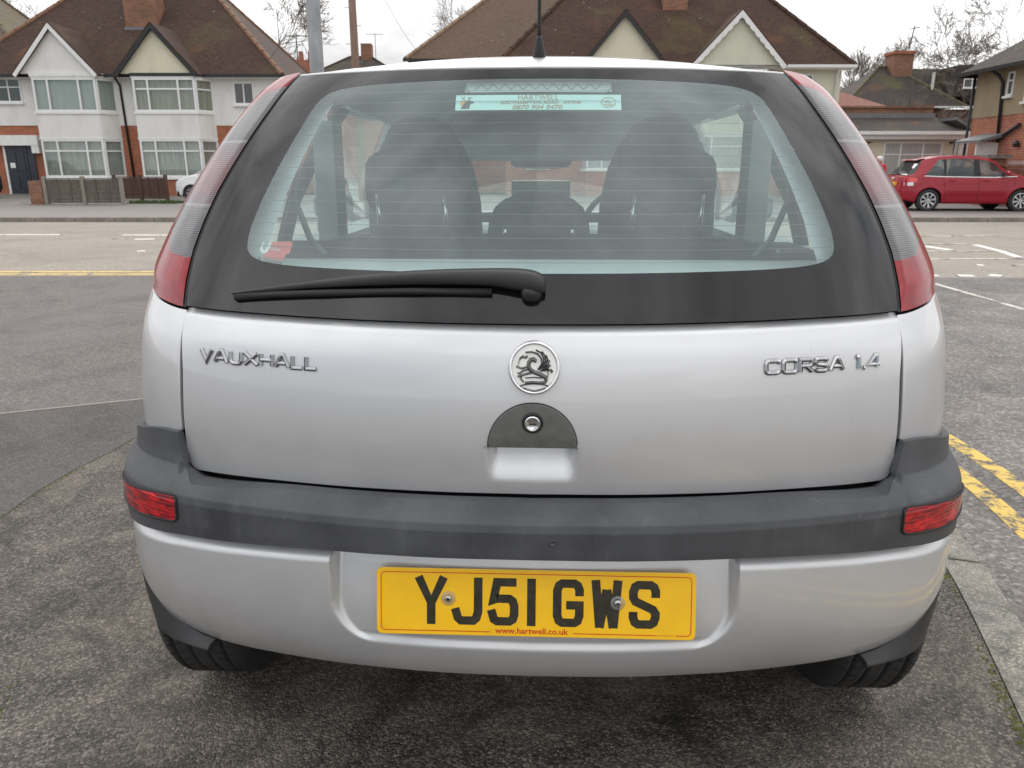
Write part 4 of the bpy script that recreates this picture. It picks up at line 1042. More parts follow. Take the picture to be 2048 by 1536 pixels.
# kerb stones round the corner
kerb = empty('kerb'); kerb['kind'] = 'structure'
acc = []; pts = kerb_line(R0, 80); inn = kerb_line(R0 - .125, 80)
def resample(P, step):
    out = [P[0]]; rem = step
    for a, b in zip(P, P[1:]):
        L = math.dist(a, b); pos = 0
        while L - pos >= rem: pos += rem; out.append((a[0] + (b[0] - a[0]) * pos / L, a[1] + (b[1] - a[1]) * pos / L)); rem = step
        rem -= L - pos
    return out
dens = resample(pts, .05)
def nrm(i):
    a, b = dens[max(0, i - 1)], dens[min(len(dens) - 1, i + 1)]; d = (b[0] - a[0], b[1] - a[1]); l = math.hypot(*d); return (-d[1] / l, d[0] / l)   # inward (left of travel)
i = 0; k = 0
while i + 18 < len(dens) and k < 40:
    seg = list(range(i, i + 19, 3))
    if dens[i][0] > -9 and dens[i][1] > -1.5:
        g = .004; rows = []
        drop = .046 * sstep(6.5, 8.0, dens[i][1])
        for off, z in ((.0, -.12), (0.0, -.018), (.004, -.007), (.014, 0), (.122, .0025), (.124, -.05)):
            r = []
            for q in seg:
                n = nrm(q); x, y = dens[q]
                if q == seg[0]: dx, dy = dens[q + 1][0] - x, dens[q + 1][1] - y; l = math.hypot(dx, dy); x += dx / l * g; y += dy / l * g
                if q == seg[-1]: dx, dy = dens[q - 1][0] - x, dens[q - 1][1] - y; l = math.hypot(dx, dy); x += dx / l * g; y += dy / l * g
                r.append((x + n[0] * off, y + n[1] * off, z - drop + .001 * math.sin(k * 2.1)))
            rows.append(r)
        mb = MB().grid(rows); m = len(seg)
        mb.add([r[0] for r in rows], [tuple(range(6))]); mb.add([r[-1] for r in rows], [tuple(range(6))])
        o = mb.build('kerb_stone', M_KERB, kerb); fix_normals(o)
        k += 1
    i += 18
# moss in the joint behind the kerb
mb = MB(); rnd = random.Random(3)
for q in range(0, len(dens) - 1):
    x, y = dens[q]
    if -1 < y < 4 and x > 0:
        n = nrm(q)
        for _ in range(60):
            if rnd.random() < .34 + .34 * math.sin(q * .33): 
                r = rnd.uniform(.0015, .0045); cx = x + n[0] * (.136 + rnd.gauss(0, .006)) + rnd.uniform(-.025, .025) * n[1]; cy = y + n[1] * (.136 + rnd.gauss(0, .006)) + rnd.uniform(-.025, .025)
                h = r * rnd.uniform(.5, 1.1); mb.add([(cx + r * math.cos(a), cy + r * math.sin(a), .0) for a in lin(0, 2 * math.pi, 6)[:-1]] + [(cx, cy, h)], [(j, (j + 1) % 5, 5) for j in range(5)])
tag(mb.build('moss', M_MOSS, None, True), 'green moss growing in the joint behind the kerb', 'moss', kind='stuff')
mb = MB()
for (x0, y0), (x1, y1), dn in (((-1.76, 2.35), (-1.72, 2.85), 90), ((-1.72, 2.85), (-1.60, 3.4), 40), ((-1.05, 1.2), (-1.18, 1.62), 25)):
    for _ in range(dn):
        k = rnd.random(); cx = x0 + (x1 - x0) * k + rnd.gauss(0, .012); cy = y0 + (y1 - y0) * k; r = rnd.uniform(.002, .006)
        mb.add([(cx + r * math.cos(a), cy + r * math.sin(a), .0) for a in lin(0, 2 * math.pi, 6)[:-1]] + [(cx, cy, r * .8)], [(j, (j + 1) % 5, 5) for j in range(5)])
tag(mb.build('moss', M_MOSS, None, True), 'thin moss line in the tarmac joint left of the silver car', 'moss', kind='stuff')
# smoother strip of footway on the left, up to the road
sheet('footway', [(-2.60, 3.50), (-1.9, 3.80), (-1.2, 3.98), (-.4, 4.1), (-.4, 8.40), (-8, 8.42), (-30, 8.42), (-30, 1.5), (-3.2, 3.2)], .0025, M_TARMAC_NEW)
sheet('footway', [(-1.77, 2.25), (-1.745, 2.45), (-1.75, 2.62), (-1.735, 2.80), (-1.69, 3.02), (-1.66, 3.25), (-1.60, 3.5), (-1.57, 3.86), (-1.9, 3.785), (-2.60, 3.485), (-3.2, 3.18), (-30, 1.45), (-30, -6), (-2.3, -1.5), (-1.95, .6), (-1.85, 1.6)], .0018, mat_tarmac('footway_old_patch', (.050, .044, .042), (.100, .090, .086), (.062, .055, .052), .5, .7, .9, 200, (1, 6, 0), blotch=.5))
jt = [(-3.4, 3.16), (-2.60, 3.50), (-1.9, 3.80), (-1.2, 3.98), (-.4, 4.1)]
mb = MB(); stroke(mb, jt, .012, lambda u, v, h: (u, v, .0042 + h), 0, 'slab')
o = mb.build('footway_joint', mat_paint('joint_cement', (.23, .20, .175), .25, (.14, .125, .115), 9)); o['kind'] = 'structure'
def line(name, pts, w, mat, z):
    mb = MB(); stroke(mb, pts, w / 2, lambda u, v, h: (u, v, z + h), 0, 'slab'); o = mb.build(name, mat); o['kind'] = 'structure'; return o
# double yellow lines
for r, w in ((R0 + .265, .08), (R0 + .44, .08)):
    P = [p for p in kerb_line(r, 80) if p[1] > -4 and p[0] > -3.75]; P2 = [p for p in P]
    P = [(1.60 + (r - R0 - .255) * 1.0 - .30, .2)] and P
    line('yellow_line', P, w, M_YLINE, RZ + .0058)
    line('yellow_line', [(-3.75, C0[1] + r + .16 + .05 * (r - R0 > .3)), (-40, C0[1] + r + .16 + .05 * (r - R0 > .3))], w * 1.15, M_YLINE_FAR, RZ + .005)
MK = RZ + .008
for pts, w, m in (([(-9.9, 14.55), (-8.40, 14.55)], .12, M_WLINE), ([(-7.2, 14.45), (-5.5, 14.45)], .12, M_WLINE), ([(-16, 14.55), (-12.5, 14.55)], .12, M_WLINE), ([(-6.55, 13.55), (-6.25, 13.65)], .14, M_WLINE), ([(-7.0, 13.7), (-6.8, 13.72)], .1, M_WLINE_WORN), ([(-5.6, 11.6), (-5.5, 11.65)], .1, M_WLINE),
                  ([(7.2, 14.2), (8.0, 14.2)], .10, M_WLINE_WORN), ([(8.1, 14.35), (9.0, 14.35)], .10, M_WLINE_WORN), ([(6.6, 12.75), (7.60, 12.75)], .08, M_WLINE_WORN), ([(7.50, 12.62), (7.30, 11.6), (7.04, 10.75)], .10, M_WLINE), ([(6.55, 12.35), (6.65, 11.75)], .13, M_WLINE),
                  ([(5.2, 10.55), (7.3, 10.65), (12, 10.9)], .09, M_WLINE_WORN), ([(5.6, 11.6), (7.2, 11.6)], .07, M_WLINE_WORN), ([(6.4, 9.85), (7.0, 9.9)], .10, M_WLINE_WORN), ([(5.15, 8.9), (5.32, 8.88)], .12, M_WLINE), ([(5.55, 8.95), (5.64, 8.86)], .14, M_WLINE), ([(5.95, 9.9), (6.03, 9.88)], .1, M_WLINE), ([(4.86, 8.9), (4.92, 8.9)], .1, M_WLINE), ([(6.1, 8.9), (6.3, 8.8)], .10, M_WLINE_WORN),
                  ([(4.54, 8.25), (4.52, 7.4), (4.50, 6.7), (4.48, 5.9)], .055, M_WLINE_WORN)):
    line('road_marking', pts, w, m, MK)
# far pavement with its kerb
pv = sheet('far_pavement', [(-90, 18.23), (90, 18.23), (90, 33.4), (-90, 33.4)], .045, M_PAVE)
fk = empty('far_kerb'); fk['kind'] = 'structure'
me0 = None
for k in range(-15, 18):
    x = k * .915 * 1.0; low = .055 * sstep(-8.0, -6.6, x) * (1 - sstep(3, 5, x))
    if me0 is None:
        o0 = MB().box(.004, .911, 18.1, 18.226, -.12, .05).build('kerb_stone', plain('far_kerb_concrete', (.24, .215, .185), .9, var=.3, scale=5), fk); me0 = o0.data; o0.location = (x, 0, -low); bev(o0, .012, 1)
    else:
        o = bpy.data.objects.new('kerb_stone', me0); link(o, fk); o.location = (x, 0, -low); bev(o, .012, 1)
sheet('front_garden', [(-40, 24.6), (9, 24.6), (9, 33.2), (-40, 33.2)], .05, mat_tarmac('front_garden_concrete', (.13, .12, .11), (.2, .19, .17), (.10, .11, .06), .5, .4, .6, 40))
# ------------------------------------------------------------------ houses
def window(par, x0, x1, z0, z1, y, cols=(.25, .5, .25), rows=(.3, .7), curtain=None, out=-1, depth=.07, fw=.055, sill=True, ax='x', pane_open=None):
    """a white framed window in the plane y (front towards -Y). ax='y': in a plane of constant x, spanning y"""
    f = (lambda a, b, c: (a, b, c)) if ax == 'x' else (lambda a, b, c: (b, a, c))
    def bx(mb, a0, a1, d0, d1, z0, z1):
        p, q = f(a0, d0, z0), f(a1, d1, z1); mb.box(p[0], q[0], p[1], q[1], p[2], q[2])
    mb = MB(); d0, d1 = y + out * .03, y - out * (depth - .03)
    bx(mb, x0, x0 + fw, d0, d1, z0, z1); bx(mb, x1 - fw, x1, d0, d1, z0, z1); bx(mb, x0 + fw, x1 - fw, d0, d1, z1 - fw, z1); bx(mb, x0 + fw, x1 - fw, d0, d1, z0, z0 + fw)
    W, H = x1 - x0 - 2 * fw, z1 - z0 - 2 * fw; xs = [x0 + fw]; 
    for c in cols: xs.append(xs[-1] + W * c / sum(cols))
    zs = [z1 - fw]
    for r in rows: zs.append(zs[-1] - H * r / sum(rows))
    for x in xs[1:-1]: bx(mb, x - fw * .45, x + fw * .45, d0 - out * .004, d1, z0 + fw, z1 - fw)
    for z in zs[1:-1]:
        for a, b in zip(xs, xs[1:]): bx(mb, a + fw * .45, b - fw * .45, d0 - out * .006, d1, z - fw * .4, z + fw * .4)
    if sill: bx(mb, x0 - .05, x1 + .05, y + out * .10, y - out * .05, z0 - .07, z0 - .002)
    w = mb.build('window', M_PVC, par)
    for a, b in zip(xs, xs[1:]):
        for t, u in zip(zs, zs[1:]):
            p = MB(); bx(p, a + .012, b - .012, y + out * .002, y - out * .006, u + .012, t - .012); p.build('pane', curtain or M_PANE, w)
    return w
def tri_prism(name, poly, y0, y1, mat, par):
    o = MB().prism(poly, lambda p: (p[0], y1, p[1]), lambda p: (p[0], y0, p[1])).build(name, mat, par); return fix_normals(o)
def roof_hip(par, x0, x1, y0, y1, ze, m, mat, ridge_mat, over=0, left=True, right=True, name='roof'):
    d = (y1 - y0) / 2; zr = ze + d * m; ra, rb = (x0 + d if left else x0), (x1 - d if right else x1)
    A, B, C, D = (x0, y0, ze), (x1, y0, ze), (x1, y1, ze), (x0, y1, ze); R0_, R1_ = (ra, y0 + d, zr), (rb, y0 + d, zr)
    o = mk(name, [A, B, C, D, R0_, R1_], [(0, 1, 5, 4), (1, 2, 5), (2, 3, 4, 5), (3, 0, 4), (0, 3, 2, 1)], mat, par)
    for a, b in ((B, R1_), (A, R0_), (C, R1_), (R0_, R1_)):
        n = 14; A_, B_ = Vector(a), Vector(b); mb = MB()
        for k in range(n): mb.tube([A_ + (B_ - A_) * (k / n), A_ + (B_ - A_) * ((k + .97) / n)], [.105, .09], 8)
        mb.build('hip_tiles', ridge_mat, o)
    return o
def gable(par, xa, xb, xm, zb, zt, y, depth, wall, barge, tile, overhang=.16, scallop=False, bw=.14):
    """gable face, barge boards and the two little roof slopes running back"""
    tri_prism('gable_wall', [(xa + .12, zb), (xb - .12, zb), (xm, zt - .16)], y + .03, y + .18, wall, par)
    for s, xe in ((-1, xa), (1, xb)):
        n = Vector((xe - xm, zb - zt)); L = n.length; n = n / L; k = Vector((-n.y, n.x)) * (-1 if s < 0 else 1)
        if k.y > 0: k = -k
        top = [(xm, zt), (xe + n.x * .08, zb + n.y * .08)]
        low = []
        N = 9
        for i in range(N * 4 + 1):
            u = i / (N * 4); p = Vector((xe + n.x * .08, zb + n.y * .08)) * (1 - u) + Vector((xm, zt)) * u
            w = bw * (1.0 + (.28 * abs(math.sin(math.pi * u * N)) if scallop else 0)); q = p + k * w
            if (s < 0 and q.x > xm) or (s > 0 and q.x < xm): q = Vector((xm, q.y))
            low.append((q.x, q.y))
        poly = top + low
        tri_prism('barge_board', poly, y - overhang, y - overhang + .035, barge, par)
        V = [(xm, y - overhang + .02, zt + .03), (xe + n.x * .12, y - overhang + .02, zb + n.y * .12 + .03), (xe + n.x * .12, y + depth * .25, zb + n.y * .12 + .03), (xm, y + depth, zt + .03)]
        o = mk('gable_roof', V, [(0, 1, 2, 3)], tile, par); m = o.modifiers.new('t', 'SOLIDIFY'); m.thickness = .06; m.offset = 0
def bay(par, x0, x1, yf, yw, z_lo, z_hi, splay=.30):
    """outline of a splayed bay: (x,y) points left wall, left front, right front, right wall"""
    return [(x0 - splay * .0, yw), (x0 + splay * .35, yf), (x1 - splay, yf), (x1, yw)]
def bay_block(par, P, z0, z1, mat, name, grow=0):
    c = sum(p[0] for p in P) / 4
    Q = [(p[0] + (grow if p[0] > c else -grow), p[1] - (grow if i in (1, 2) else 0)) for i, p in enumerate(P)]
    o = MB().prism(Q, lambda p: (p[0], p[1], z0), lambda p: (p[0], p[1], z1)).build(name, mat, par); return fix_normals(o)
def bay_window(par, P, z0, z1, cols, rows, net, fw=.075):
    bay_block(par, [(P[0][0] + .02, P[0][1]), (P[1][0] + .04, P[1][1] + .10), (P[2][0] - .05, P[2][1] + .10), (P[3][0] - .02, P[3][1])], z0, z1, net, 'curtain')
    window(par, P[1][0], P[2][0], z0, z1, P[1][1], cols, rows, M_PANE if net is M_PANE else None, sill=False, fw=fw)
    # right splay: rotated window built in its own frame
    a, b = P[2], P[3]; L = math.dist(a, b); ang = math.atan2(b[1] - a[1], b[0] - a[0])
    w = window(par, 0, L, z0, z1, 0, (1,), rows, None, sill=False, fw=fw); w.location = (a[0], a[1], 0); w.rotation_euler = (0, 0, ang)
    bay_block(par, P, z0 - .09, z0, M_WHITEP, 'sill', .06)
    bay_block(par, P, z1, z1 + .06, M_WHITEP, 'window_head', .04)
def pane_clear():
    return mat_glass('window_glass', (.92, .94, .93), .02, 1.5)
M_WGLASS = pane_clear()
_old_window = window
def window(par, x0, x1, z0, z1, y, cols=(.25, .5, .25), rows=(.3, .7), curtain=None, **k): return _old_window(par, x0, x1, z0, z1, y, cols, rows, curtain or M_WGLASS, **k)
def downpipe(par, pts, r=.045, mat=None): return MB().tube(pts, r, 8).build('downpipe', mat or M_BLACKP, par, True)
# ---- left pair
lh = empty('semi_detached_house', (0, 0, 0), 0, 'white rendered pair of houses with brick below, two gabled bays and a brown tiled roof', 'house')
X0, X1, YW = -22.0, -9.45, 33.0
box('brick_wall', X0, X1, YW, 41, 0, 2.80, M_BRICK, lh); box('render_wall', X0 - .02, X1 + .02, YW - .03, 41.03, 2.80, 4.70, M_WHITE_R, lh)
roof_hip(lh, X0 - .35, X1 + .35, YW - .38, 41.4, 4.70, 1.0, M_TILE_A, mat_tile('hip_tile', (.20, .10, .065), (.26, .15, .10), moss_amt=.9))
MB().box(X0 - .4, X1 + .4, YW - .46, YW - .36, 4.60, 4.71).build('gutter', M_BLACKP, lh); MB().box(X1 + .33, X1 + .43, YW - .36, 41, 4.60, 4.71).build('gutter', M_BLACKP, lh)
MB().box(X0 - .3, X1 + .3, YW - .36, YW, 4.56, 4.66).build('soffit', M_WHITEP, lh)
for (xa, xb, net1, net2, barge) in ((-19.0, -15.95, M_NET3, M_NET, M_WHITEP), (-15.06, -12.05, M_NET2, M_NET, M_BLACKP)):
    P = bay(lh, xa, xb, 32.3, YW, 0, 0, .42)
    bay_block(lh, P, .0, .70, M_BRICK if barge is M_BLACKP else M_BRICK_OLD, 'bay_base'); bay_window(lh, P, .78, 2.24, (.24, .5, .26), (.28, .72), net2)
    bay_block(lh, P, 2.30, 3.20, M_WHITE_R, 'bay_spandrel', .02); bay_window(lh, P, 3.29, 4.54, (.22, .52, .26), (.30, .70) if barge is M_BLACKP else (1,), net1)
    bay_block(lh, P, 4.60, 4.72, barge, 'bay_head', .06)
    gable(lh, xa - .42, xb - .28, (xa + xb) / 2 - .35, 4.70, 6.50, 32.28, 2.2, M_WHITE_R if barge is M_WHITEP else M_CREAM_R, barge, M_TILE_A)
window(lh, -11.20, -10.38, 3.60, 4.46, YW - .03, (.5, .5), (1,), M_PANE); window(lh, -20.75, -19.72, 3.68, 4.6, YW - .03, (.5, .5), (.35, .65), M_PANE)
downpipe(lh, [(-15.72, 32.55, 4.6), (-15.72, 32.7, 4.50), (-15.72, 32.93, 4.32), (-15.60, 32.93, .05)])
ch = box('chimney', -15.96, -14.65, 34.6, 35.5, 6.3, 10.2, M_BRICK_OLD, lh); box('flashing', -16.0, -14.60, 34.55, 34.62, 6.55, 6.74, M_LEAD, lh)
# porch with door
box('porch_band', -21.6, -19.25, 32.70, YW, 2.02, 2.42, M_WHITEP, lh); box('porch_leg', -19.55, -19.25, 32.72, YW, 1.72, 2.02, M_WHITEP, lh)
dr = box('door', -20.75, -19.90, 32.93, 32.99, .10, 2.0, M_DOOR, lh); box('door_side_panel', -19.88, -19.60, 32.94, 32.99, .10, 2.0, M_DOOR, lh)
for z0, z1 in ((.28, .85), (1.0, 1.8)):
    for a in (-20.62, -20.28): box('door_panel', a, a + .26, 32.91, 32.93, z0, z1, M_DOOR, dr)
box('notice', -20.62, -20.42, 32.895, 32.908, 1.14, 1.34, M_PVC, dr); box('door_frame', -20.84, -20.76, 32.9, 33, .05, 2.02, M_WHITEP, lh); box('doorstep', -21.2, -19.5, 32.4, 33, .03, .10, M_KERB, lh)
box('air_brick', -13.05, -12.80, 32.27, 32.31, .26, .40, M_RUBBER, lh)
# neighbour's mossy roof further left
nh = empty('house', (0, 0, 0), 0, 'house with a pale mossy tiled roof behind the left pair of houses', 'house')
box('wall', -37, -21.5, 36.5, 45.5, 0, 4.9, M_BRICK, nh); roof_hip(nh, -37.4, -21.0, 36.0, 46, 4.9, 1.0, M_TILE_D, M_TILE_D)
# ---- middle pair
mh = empty('semi_detached_house', (0, 0, 0), 0, 'cream rendered pair of houses with one black-edged and one scalloped white gable', 'house')
X0, X1 = -.25, 13.15
box('brick_wall', X0, X1, 33, 41, 0, 2.6, M_BRICK2, mh); box('render_wall', X0 - .02, X1 + .02, 32.97, 41.03, 2.6, 5.03, M_CREAM_G, mh)
roof_hip(mh, X0 - .4, X1 + .4, 32.62, 41.4, 5.05, 1.05, M_TILE_B, M_TILE_A)
MB().box(X0 - .45, X1 + .45, 32.52, 32.62, 4.95, 5.06).build('gutter', M_PVC, mh); MB().box(X0 - .3, X1 + .3, 32.62, 33, 4.9, 5.0).build('soffit', M_WHITEP, mh)
downpipe(mh, [(12.98, 32.62, 4.95), (12.98, 32.9, 4.7), (12.98, 32.9, 0)], .05, M_PVC)
for xa, xb, barge, wall, sc_ in ((2.85, 5.75, M_BLACKP, M_CREAM_R, False), (7.15, 10.35, M_WHITEP, M_CREAM_G, True)):
    P = bay(mh, xa, xb, 32.3, 33, 0, 0, .42)
    bay_block(mh, P, 0, 1.02, M_BRICK2, 'bay_base'); bay_window(mh, P, 1.10, 2.4, (.25, .5, .25), (.3, .7), M_NET3); bay_block(mh, P, 2.46, 3.4, wall, 'bay_spandrel', .02); bay_window(mh, P, 3.5, 4.8, (.25, .5, .25), (.3, .7), M_NET3)
    gable(mh, xa - .15, xb + .28, (xa + xb) / 2 + .06, 5.02, 6.95, 32.28, 2.2, wall, barge, M_TILE_B, scallop=sc_, bw=.15 if sc_ else .13)
window(mh, 11.2, 12.05, 3.75, 4.75, 32.97, (.5, .5), (.35, .65), M_PANE); window(mh, .6, 1.5, 1.15, 2.3, 33, (.5, .5), (.35, .65), M_NET3); window(mh, .5, 1.5, 3.7, 4.6, 32.97, (.5, .5), (1,), M_PANE)
box('door', 11.3, 12.2, 32.95, 33, .1, 2.1, M_WHITEP, mh); box('door', 6.15, 6.9, 32.95, 33, .1, 2.1, M_WHITEP, mh)
box('chimney', 6.25, 7.28, 34.9, 35.8, 6.9, 10.4, M_BRICK_OLD, mh); box('flashing', 6.2, 7.33, 34.85, 34.91, 7.05, 7.2, M_LEAD, mh)
bh = empty('house', (0, 0, 0), 0, 'house with a light brown tiled roof rising behind the dark gable', 'house')
box('wall', -4.4, 8, 38.5, 47, 0, 5.95, M_BRICK2, bh); roof_hip(bh, -4.9, 8.6, 38, 47.5, 5.95, .88, M_TILE_C, mat_tile('pale_hip', (.26, .17, .11), (.30, .20, .13), moss_amt=.3)); box('gutter', -5.0, 8.6, 37.9, 38, 5.84, 5.96, M_BLACKP, bh)
# ---- single storey extension right of the middle pair
eh = empty('extension', (0, 0, 0), 0, 'cream single storey extension with a dark lean-to roof behind the red car', 'extension')
box('wall', 12.2, 16.45, 30.0, 33.5, 0, 2.42, M_CREAM_R, eh); o = mk('roof', [(11.9, 29.7, 2.44), (16.75, 29.7, 2.44), (16.4, 31.5, 3.02), (11.9, 31.5, 3.02)], [(0, 1, 2, 3)], M_TILE_E, eh); m = o.modifiers.new('t', 'SOLIDIFY'); m.thickness = .07
box('gutter', 11.9, 16.8, 29.58, 29.7, 2.32, 2.44, M_PVC, eh); box('fascia', 11.9, 16.7, 29.72, 29.78, 2.16, 2.33, M_PVC, eh); box('flashing', 11.9, 16.35, 31.42, 31.5, 3.0, 3.17, M_LEAD, eh)
box('parapet', 11.4, 16.3, 31.5, 31.8, 2.5, 3.36, M_BRICK_OLD, eh)
mb = MB()
for k in range(62): mb.box(11.4 + k * .079, 11.4 + k * .079 + .071, 31.44, 31.86, 3.363, 3.44)
mb.build('coping_bricks', M_BRICK_OLD, eh)
window(eh, 13.86, 16.05, .75, 2.08, 30, (.28, .40, .32), (.33, .67), M_NET3)
downpipe(eh, [(16.5, 29.62, 2.35), (16.5, 29.9, 2.15), (16.5, 29.9, 0)], .05, M_PVC)
for x in (13.2, 16.28):
    MB().tube([(x, 29.98, 2.0), (x, 29.85, 2.05), (x, 29.75, 2.03)], .02, 6).build('bracket', M_BLACKP, eh); MB().tube([(x - .1, 29.8, 2.06), (x + .12, 29.8, 2.06)], .02, 6).build('bracket', M_BLACKP, eh)
    MB().lathe([(.02, 1.62), (.09, 1.58), (.07, 1.40), (.02, 1.36)], 8, lambda r, a, h: (x + r * math.cos(a) - .2, 29.85 + r * math.sin(a), h)).build('wall_lantern', M_BLACKP, eh)
# white clad gable of the extension's side and its porch
for k in range(6): box('cladding_board', 16.62 + .03 * k * 0, 18.0 - .12 * (k > 3) * (k - 3) * 2, 29.96, 30.0 + .004 * (k % 2), 1.52 + k * .155, 1.52 + k * .155 + .148, M_PVC, eh)
box('side_wall', 16.5, 18.1, 30.03, 33.4, 0, 1.5, M_BRICK_OLD, eh); mk('side_roof', [(16.35, 29.9, 2.95), (16.35, 33.4, 2.95), (18.6, 33.4, 1.75), (18.6, 29.9, 1.75), (16.35, 29.9, 2.85), (16.35, 33.4, 2.85), (18.6, 33.4, 1.65), (18.6, 29.9, 1.65)], [(0, 3, 2, 1), (4, 5, 6, 7), (0, 4, 7, 3), (2, 6, 5, 1), (1, 5, 4, 0), (3, 7, 6, 2)], M_LEAD, eh)
# ---- brick and pebbledash house on the right, its side wall facing the street
rh = empty('house', (0, 0, 0), 0, 'brown pebbledash house with red brick lower floor at the right edge', 'house')
box('brick_wall', 15.3, 24, 18.5, 27.0, 0, 2.72, M_BRICK2, rh); box('render_wall', 15.28, 24, 18.48, 27.02, 2.72, 4.15, M_BROWN_R, rh)
roof_hip(rh, 14.85, 24.5, 18.0, 27.5, 4.13, .72, M_TILE_E, M_TILE_E); box('gutter', 14.75, 14.85, 18.0, 27.5, 4.03, 4.14, M_BLACKP, rh); box('gutter', 14.75, 24.5, 27.5, 27.6, 4.03, 4.14, M_BLACKP, rh)
downpipe(rh, [(14.82, 25.55, 4.05), (15.1, 25.55, 3.9), (15.22, 25.5, 3.7), (15.22, 25.3, 1.9)], .05); downpipe(rh, [(15.22, 27.05, 4.0), (15.22, 27.05, .1)], .045); downpipe(rh, [(15.22, 25.3, 2.0), (15.20, 24.3, 2.4)], .06)
window(rh, 25.0, 25.32, 3.28, 3.98, 15.28, (1,), (.35, .65), M_PANE, ax='y', out=-1); window(rh, 23.4, 24.4, 3.05, 3.85, 15.28, (.5, .5), (.35, .65), M_NET2, ax='y', out=-1); window(rh, 20.8, 22.4, .9, 2.2, 15.3, (.5, .5), (.35, .65), M_NET3, ax='y', out=-1)
pc = empty('porch'); pc.parent = rh
mk('porch_hood', [(14.5, 25.0, 1.98), (15.3, 25.0, 2.2), (15.3, 26.4, 2.2), (14.5, 26.4, 1.98), (14.5, 25.0, 1.90), (15.3, 25.0, 2.1), (15.3, 26.4, 2.1), (14.5, 26.4, 1.90)], [(0, 1, 2, 3), (7, 6, 5, 4), (0, 4, 5, 1), (1, 5, 6, 2), (2, 6, 7, 3), (3, 7, 4, 0)], M_LEAD, pc)
box('porch_panel', 14.6, 15.28, 25.3, 25.36, .2, 1.92, M_WHITEP, pc); MB().lathe([(.08, 0), (.1, .1), (.03, .2)], 10, lambda r, a, h: (15.2 + r * math.cos(a), 24.3 + r * math.sin(a), 1.75 + h)).build('wall_lamp', M_BLACKP, rh)
gp = box('gate_pier', 14.2, 14.75, 23.9, 24.45, 0, 1.42, M_BRICK_OLD); tag(gp, 'brick gate pier with a stone cap beside the railings', 'gate pier'); box('pier_cap', 14.1, 14.85, 23.8, 24.55, 1.422, 1.52, M_KERB, gp)
# ---- far roofs
fh = empty('house', (0, 0, 0), 0, 'far house with a dark mossy hipped roof and brick chimney behind the extension', 'house')
box('wall', 20.2, 32, 50, 58, 0, 4.6, M_BRICK_OLD, fh); roof_hip(fh, 19.3, 26.5, 47.6, 54, 4.60, .78, M_TILE_E, M_TILE_D); box('chimney', 23.05, 24.25, 50, 51.2, 5.9, 7.75, M_BRICK_OLD, fh); box('chimney_cap', 22.97, 24.33, 49.9, 51.3, 7.75, 7.92, M_BRICK, fh)
mk('wing_roof', [(23.2, 49, 4.62), (30.5, 49, 4.62), (29.8, 51.6, 7.1), (23.6, 51.6, 7.1)], [(0, 1, 2, 3)], M_TILE_E, fh); box('dormer', 26.0, 28.0, 48.0, 51, 5.2, 6.9, M_TILE_E, fh); window(fh, 26.35, 27.35, 5.65, 6.6, 48.0, (.5, .5), (.5, .5), M_PANE); box('verge', 25.0, 25.12, 48.9, 49.05, 4.6, 6.6, M_WHITEP, fh); box('gutter', 19.3, 30.5, 47.45, 47.6, 4.5, 4.6, M_PVC, fh)
MB().tube([(24.1, 50.5, 8.1), (24.3, 50.5, 9.4)], .035, 6).build('aerial', M_BLACKP, fh); MB().tube([(24.0, 50.5, 9.2), (24.6, 50.5, 9.3)], .03, 6).build('aerial_arm', M_BLACKP, fh)
f2 = empty('house', (0, 0, 0), 0, 'low house with a pale red tiled roof between the middle pair and the extension', 'house')
box('wall', 13.6, 18.2, 36, 40, 0, 3.3, M_CREAM_R, f2); mk('roof', [(13.3, 35.7, 3.3), (18.0, 35.7, 3.3), (15.0, 38, 4.6), (13.3, 38, 4.6)], [(0, 1, 2, 3)], M_TILE_F, f2)
f3 = empty('house', (0, 0, 0), 0, 'far dark roofed house with a chimney between the two poles', 'house')
box('wall', -16.6, -9.9, 70, 78, 0, 8.6, M_BRICK, f3); roof_hip(f3, -17.2, -9.3, 69.5, 75.5, 8.6, .62, M_TILE_E, M_TILE_E); box('chimney', -13.1, -12.2, 72, 73, 10.0, 11.5, M_BRICK_OLD, f3)
MB().tube([(-11.9, 72.5, 10.2), (-11.9, 72.5, 12.4)], .03, 6).build('aerial', M_STEEL, f3); MB().tube([(-12.7, 72.5, 12.3), (-11.2, 72.5, 12.3)], .022, 6).build('aerial_arm', M_STEEL, f3)
f4 = empty('house', (0, 0, 0), 0, 'far house whose red brick chimney stands beside the grey lamp post', 'house')
box('wall', -20.5, -14.5, 56, 63, 0, 5.0, M_BRICK, f4); roof_hip(f4, -21, -14.2, 55.5, 63.5, 5.0, .7, M_TILE_A, M_TILE_A); c4 = box('chimney', -14.95, -13.7, 57, 58.2, 4.5, 8.3, M_BRICK2, f4)
for x in (-14.65, -14.0): MB().lathe([(.2, 8.3), (.16, 8.9)], 10, lambda r, a, h: (x + r * math.cos(a), 57.6 + r * math.sin(a), h)).build('chimney_pot', M_BRICK2, f4)
MB().tube([(-14.9, 57.6, 8.3), (-14.9, 57.6, 10.1)], .04, 6).build('aerial', M_BLACKP, f4); MB().tube([(-15.6, 57.6, 9.9), (-14.1, 57.6, 9.9)], .035, 6).build('aerial_arm', M_BLACKP, f4)
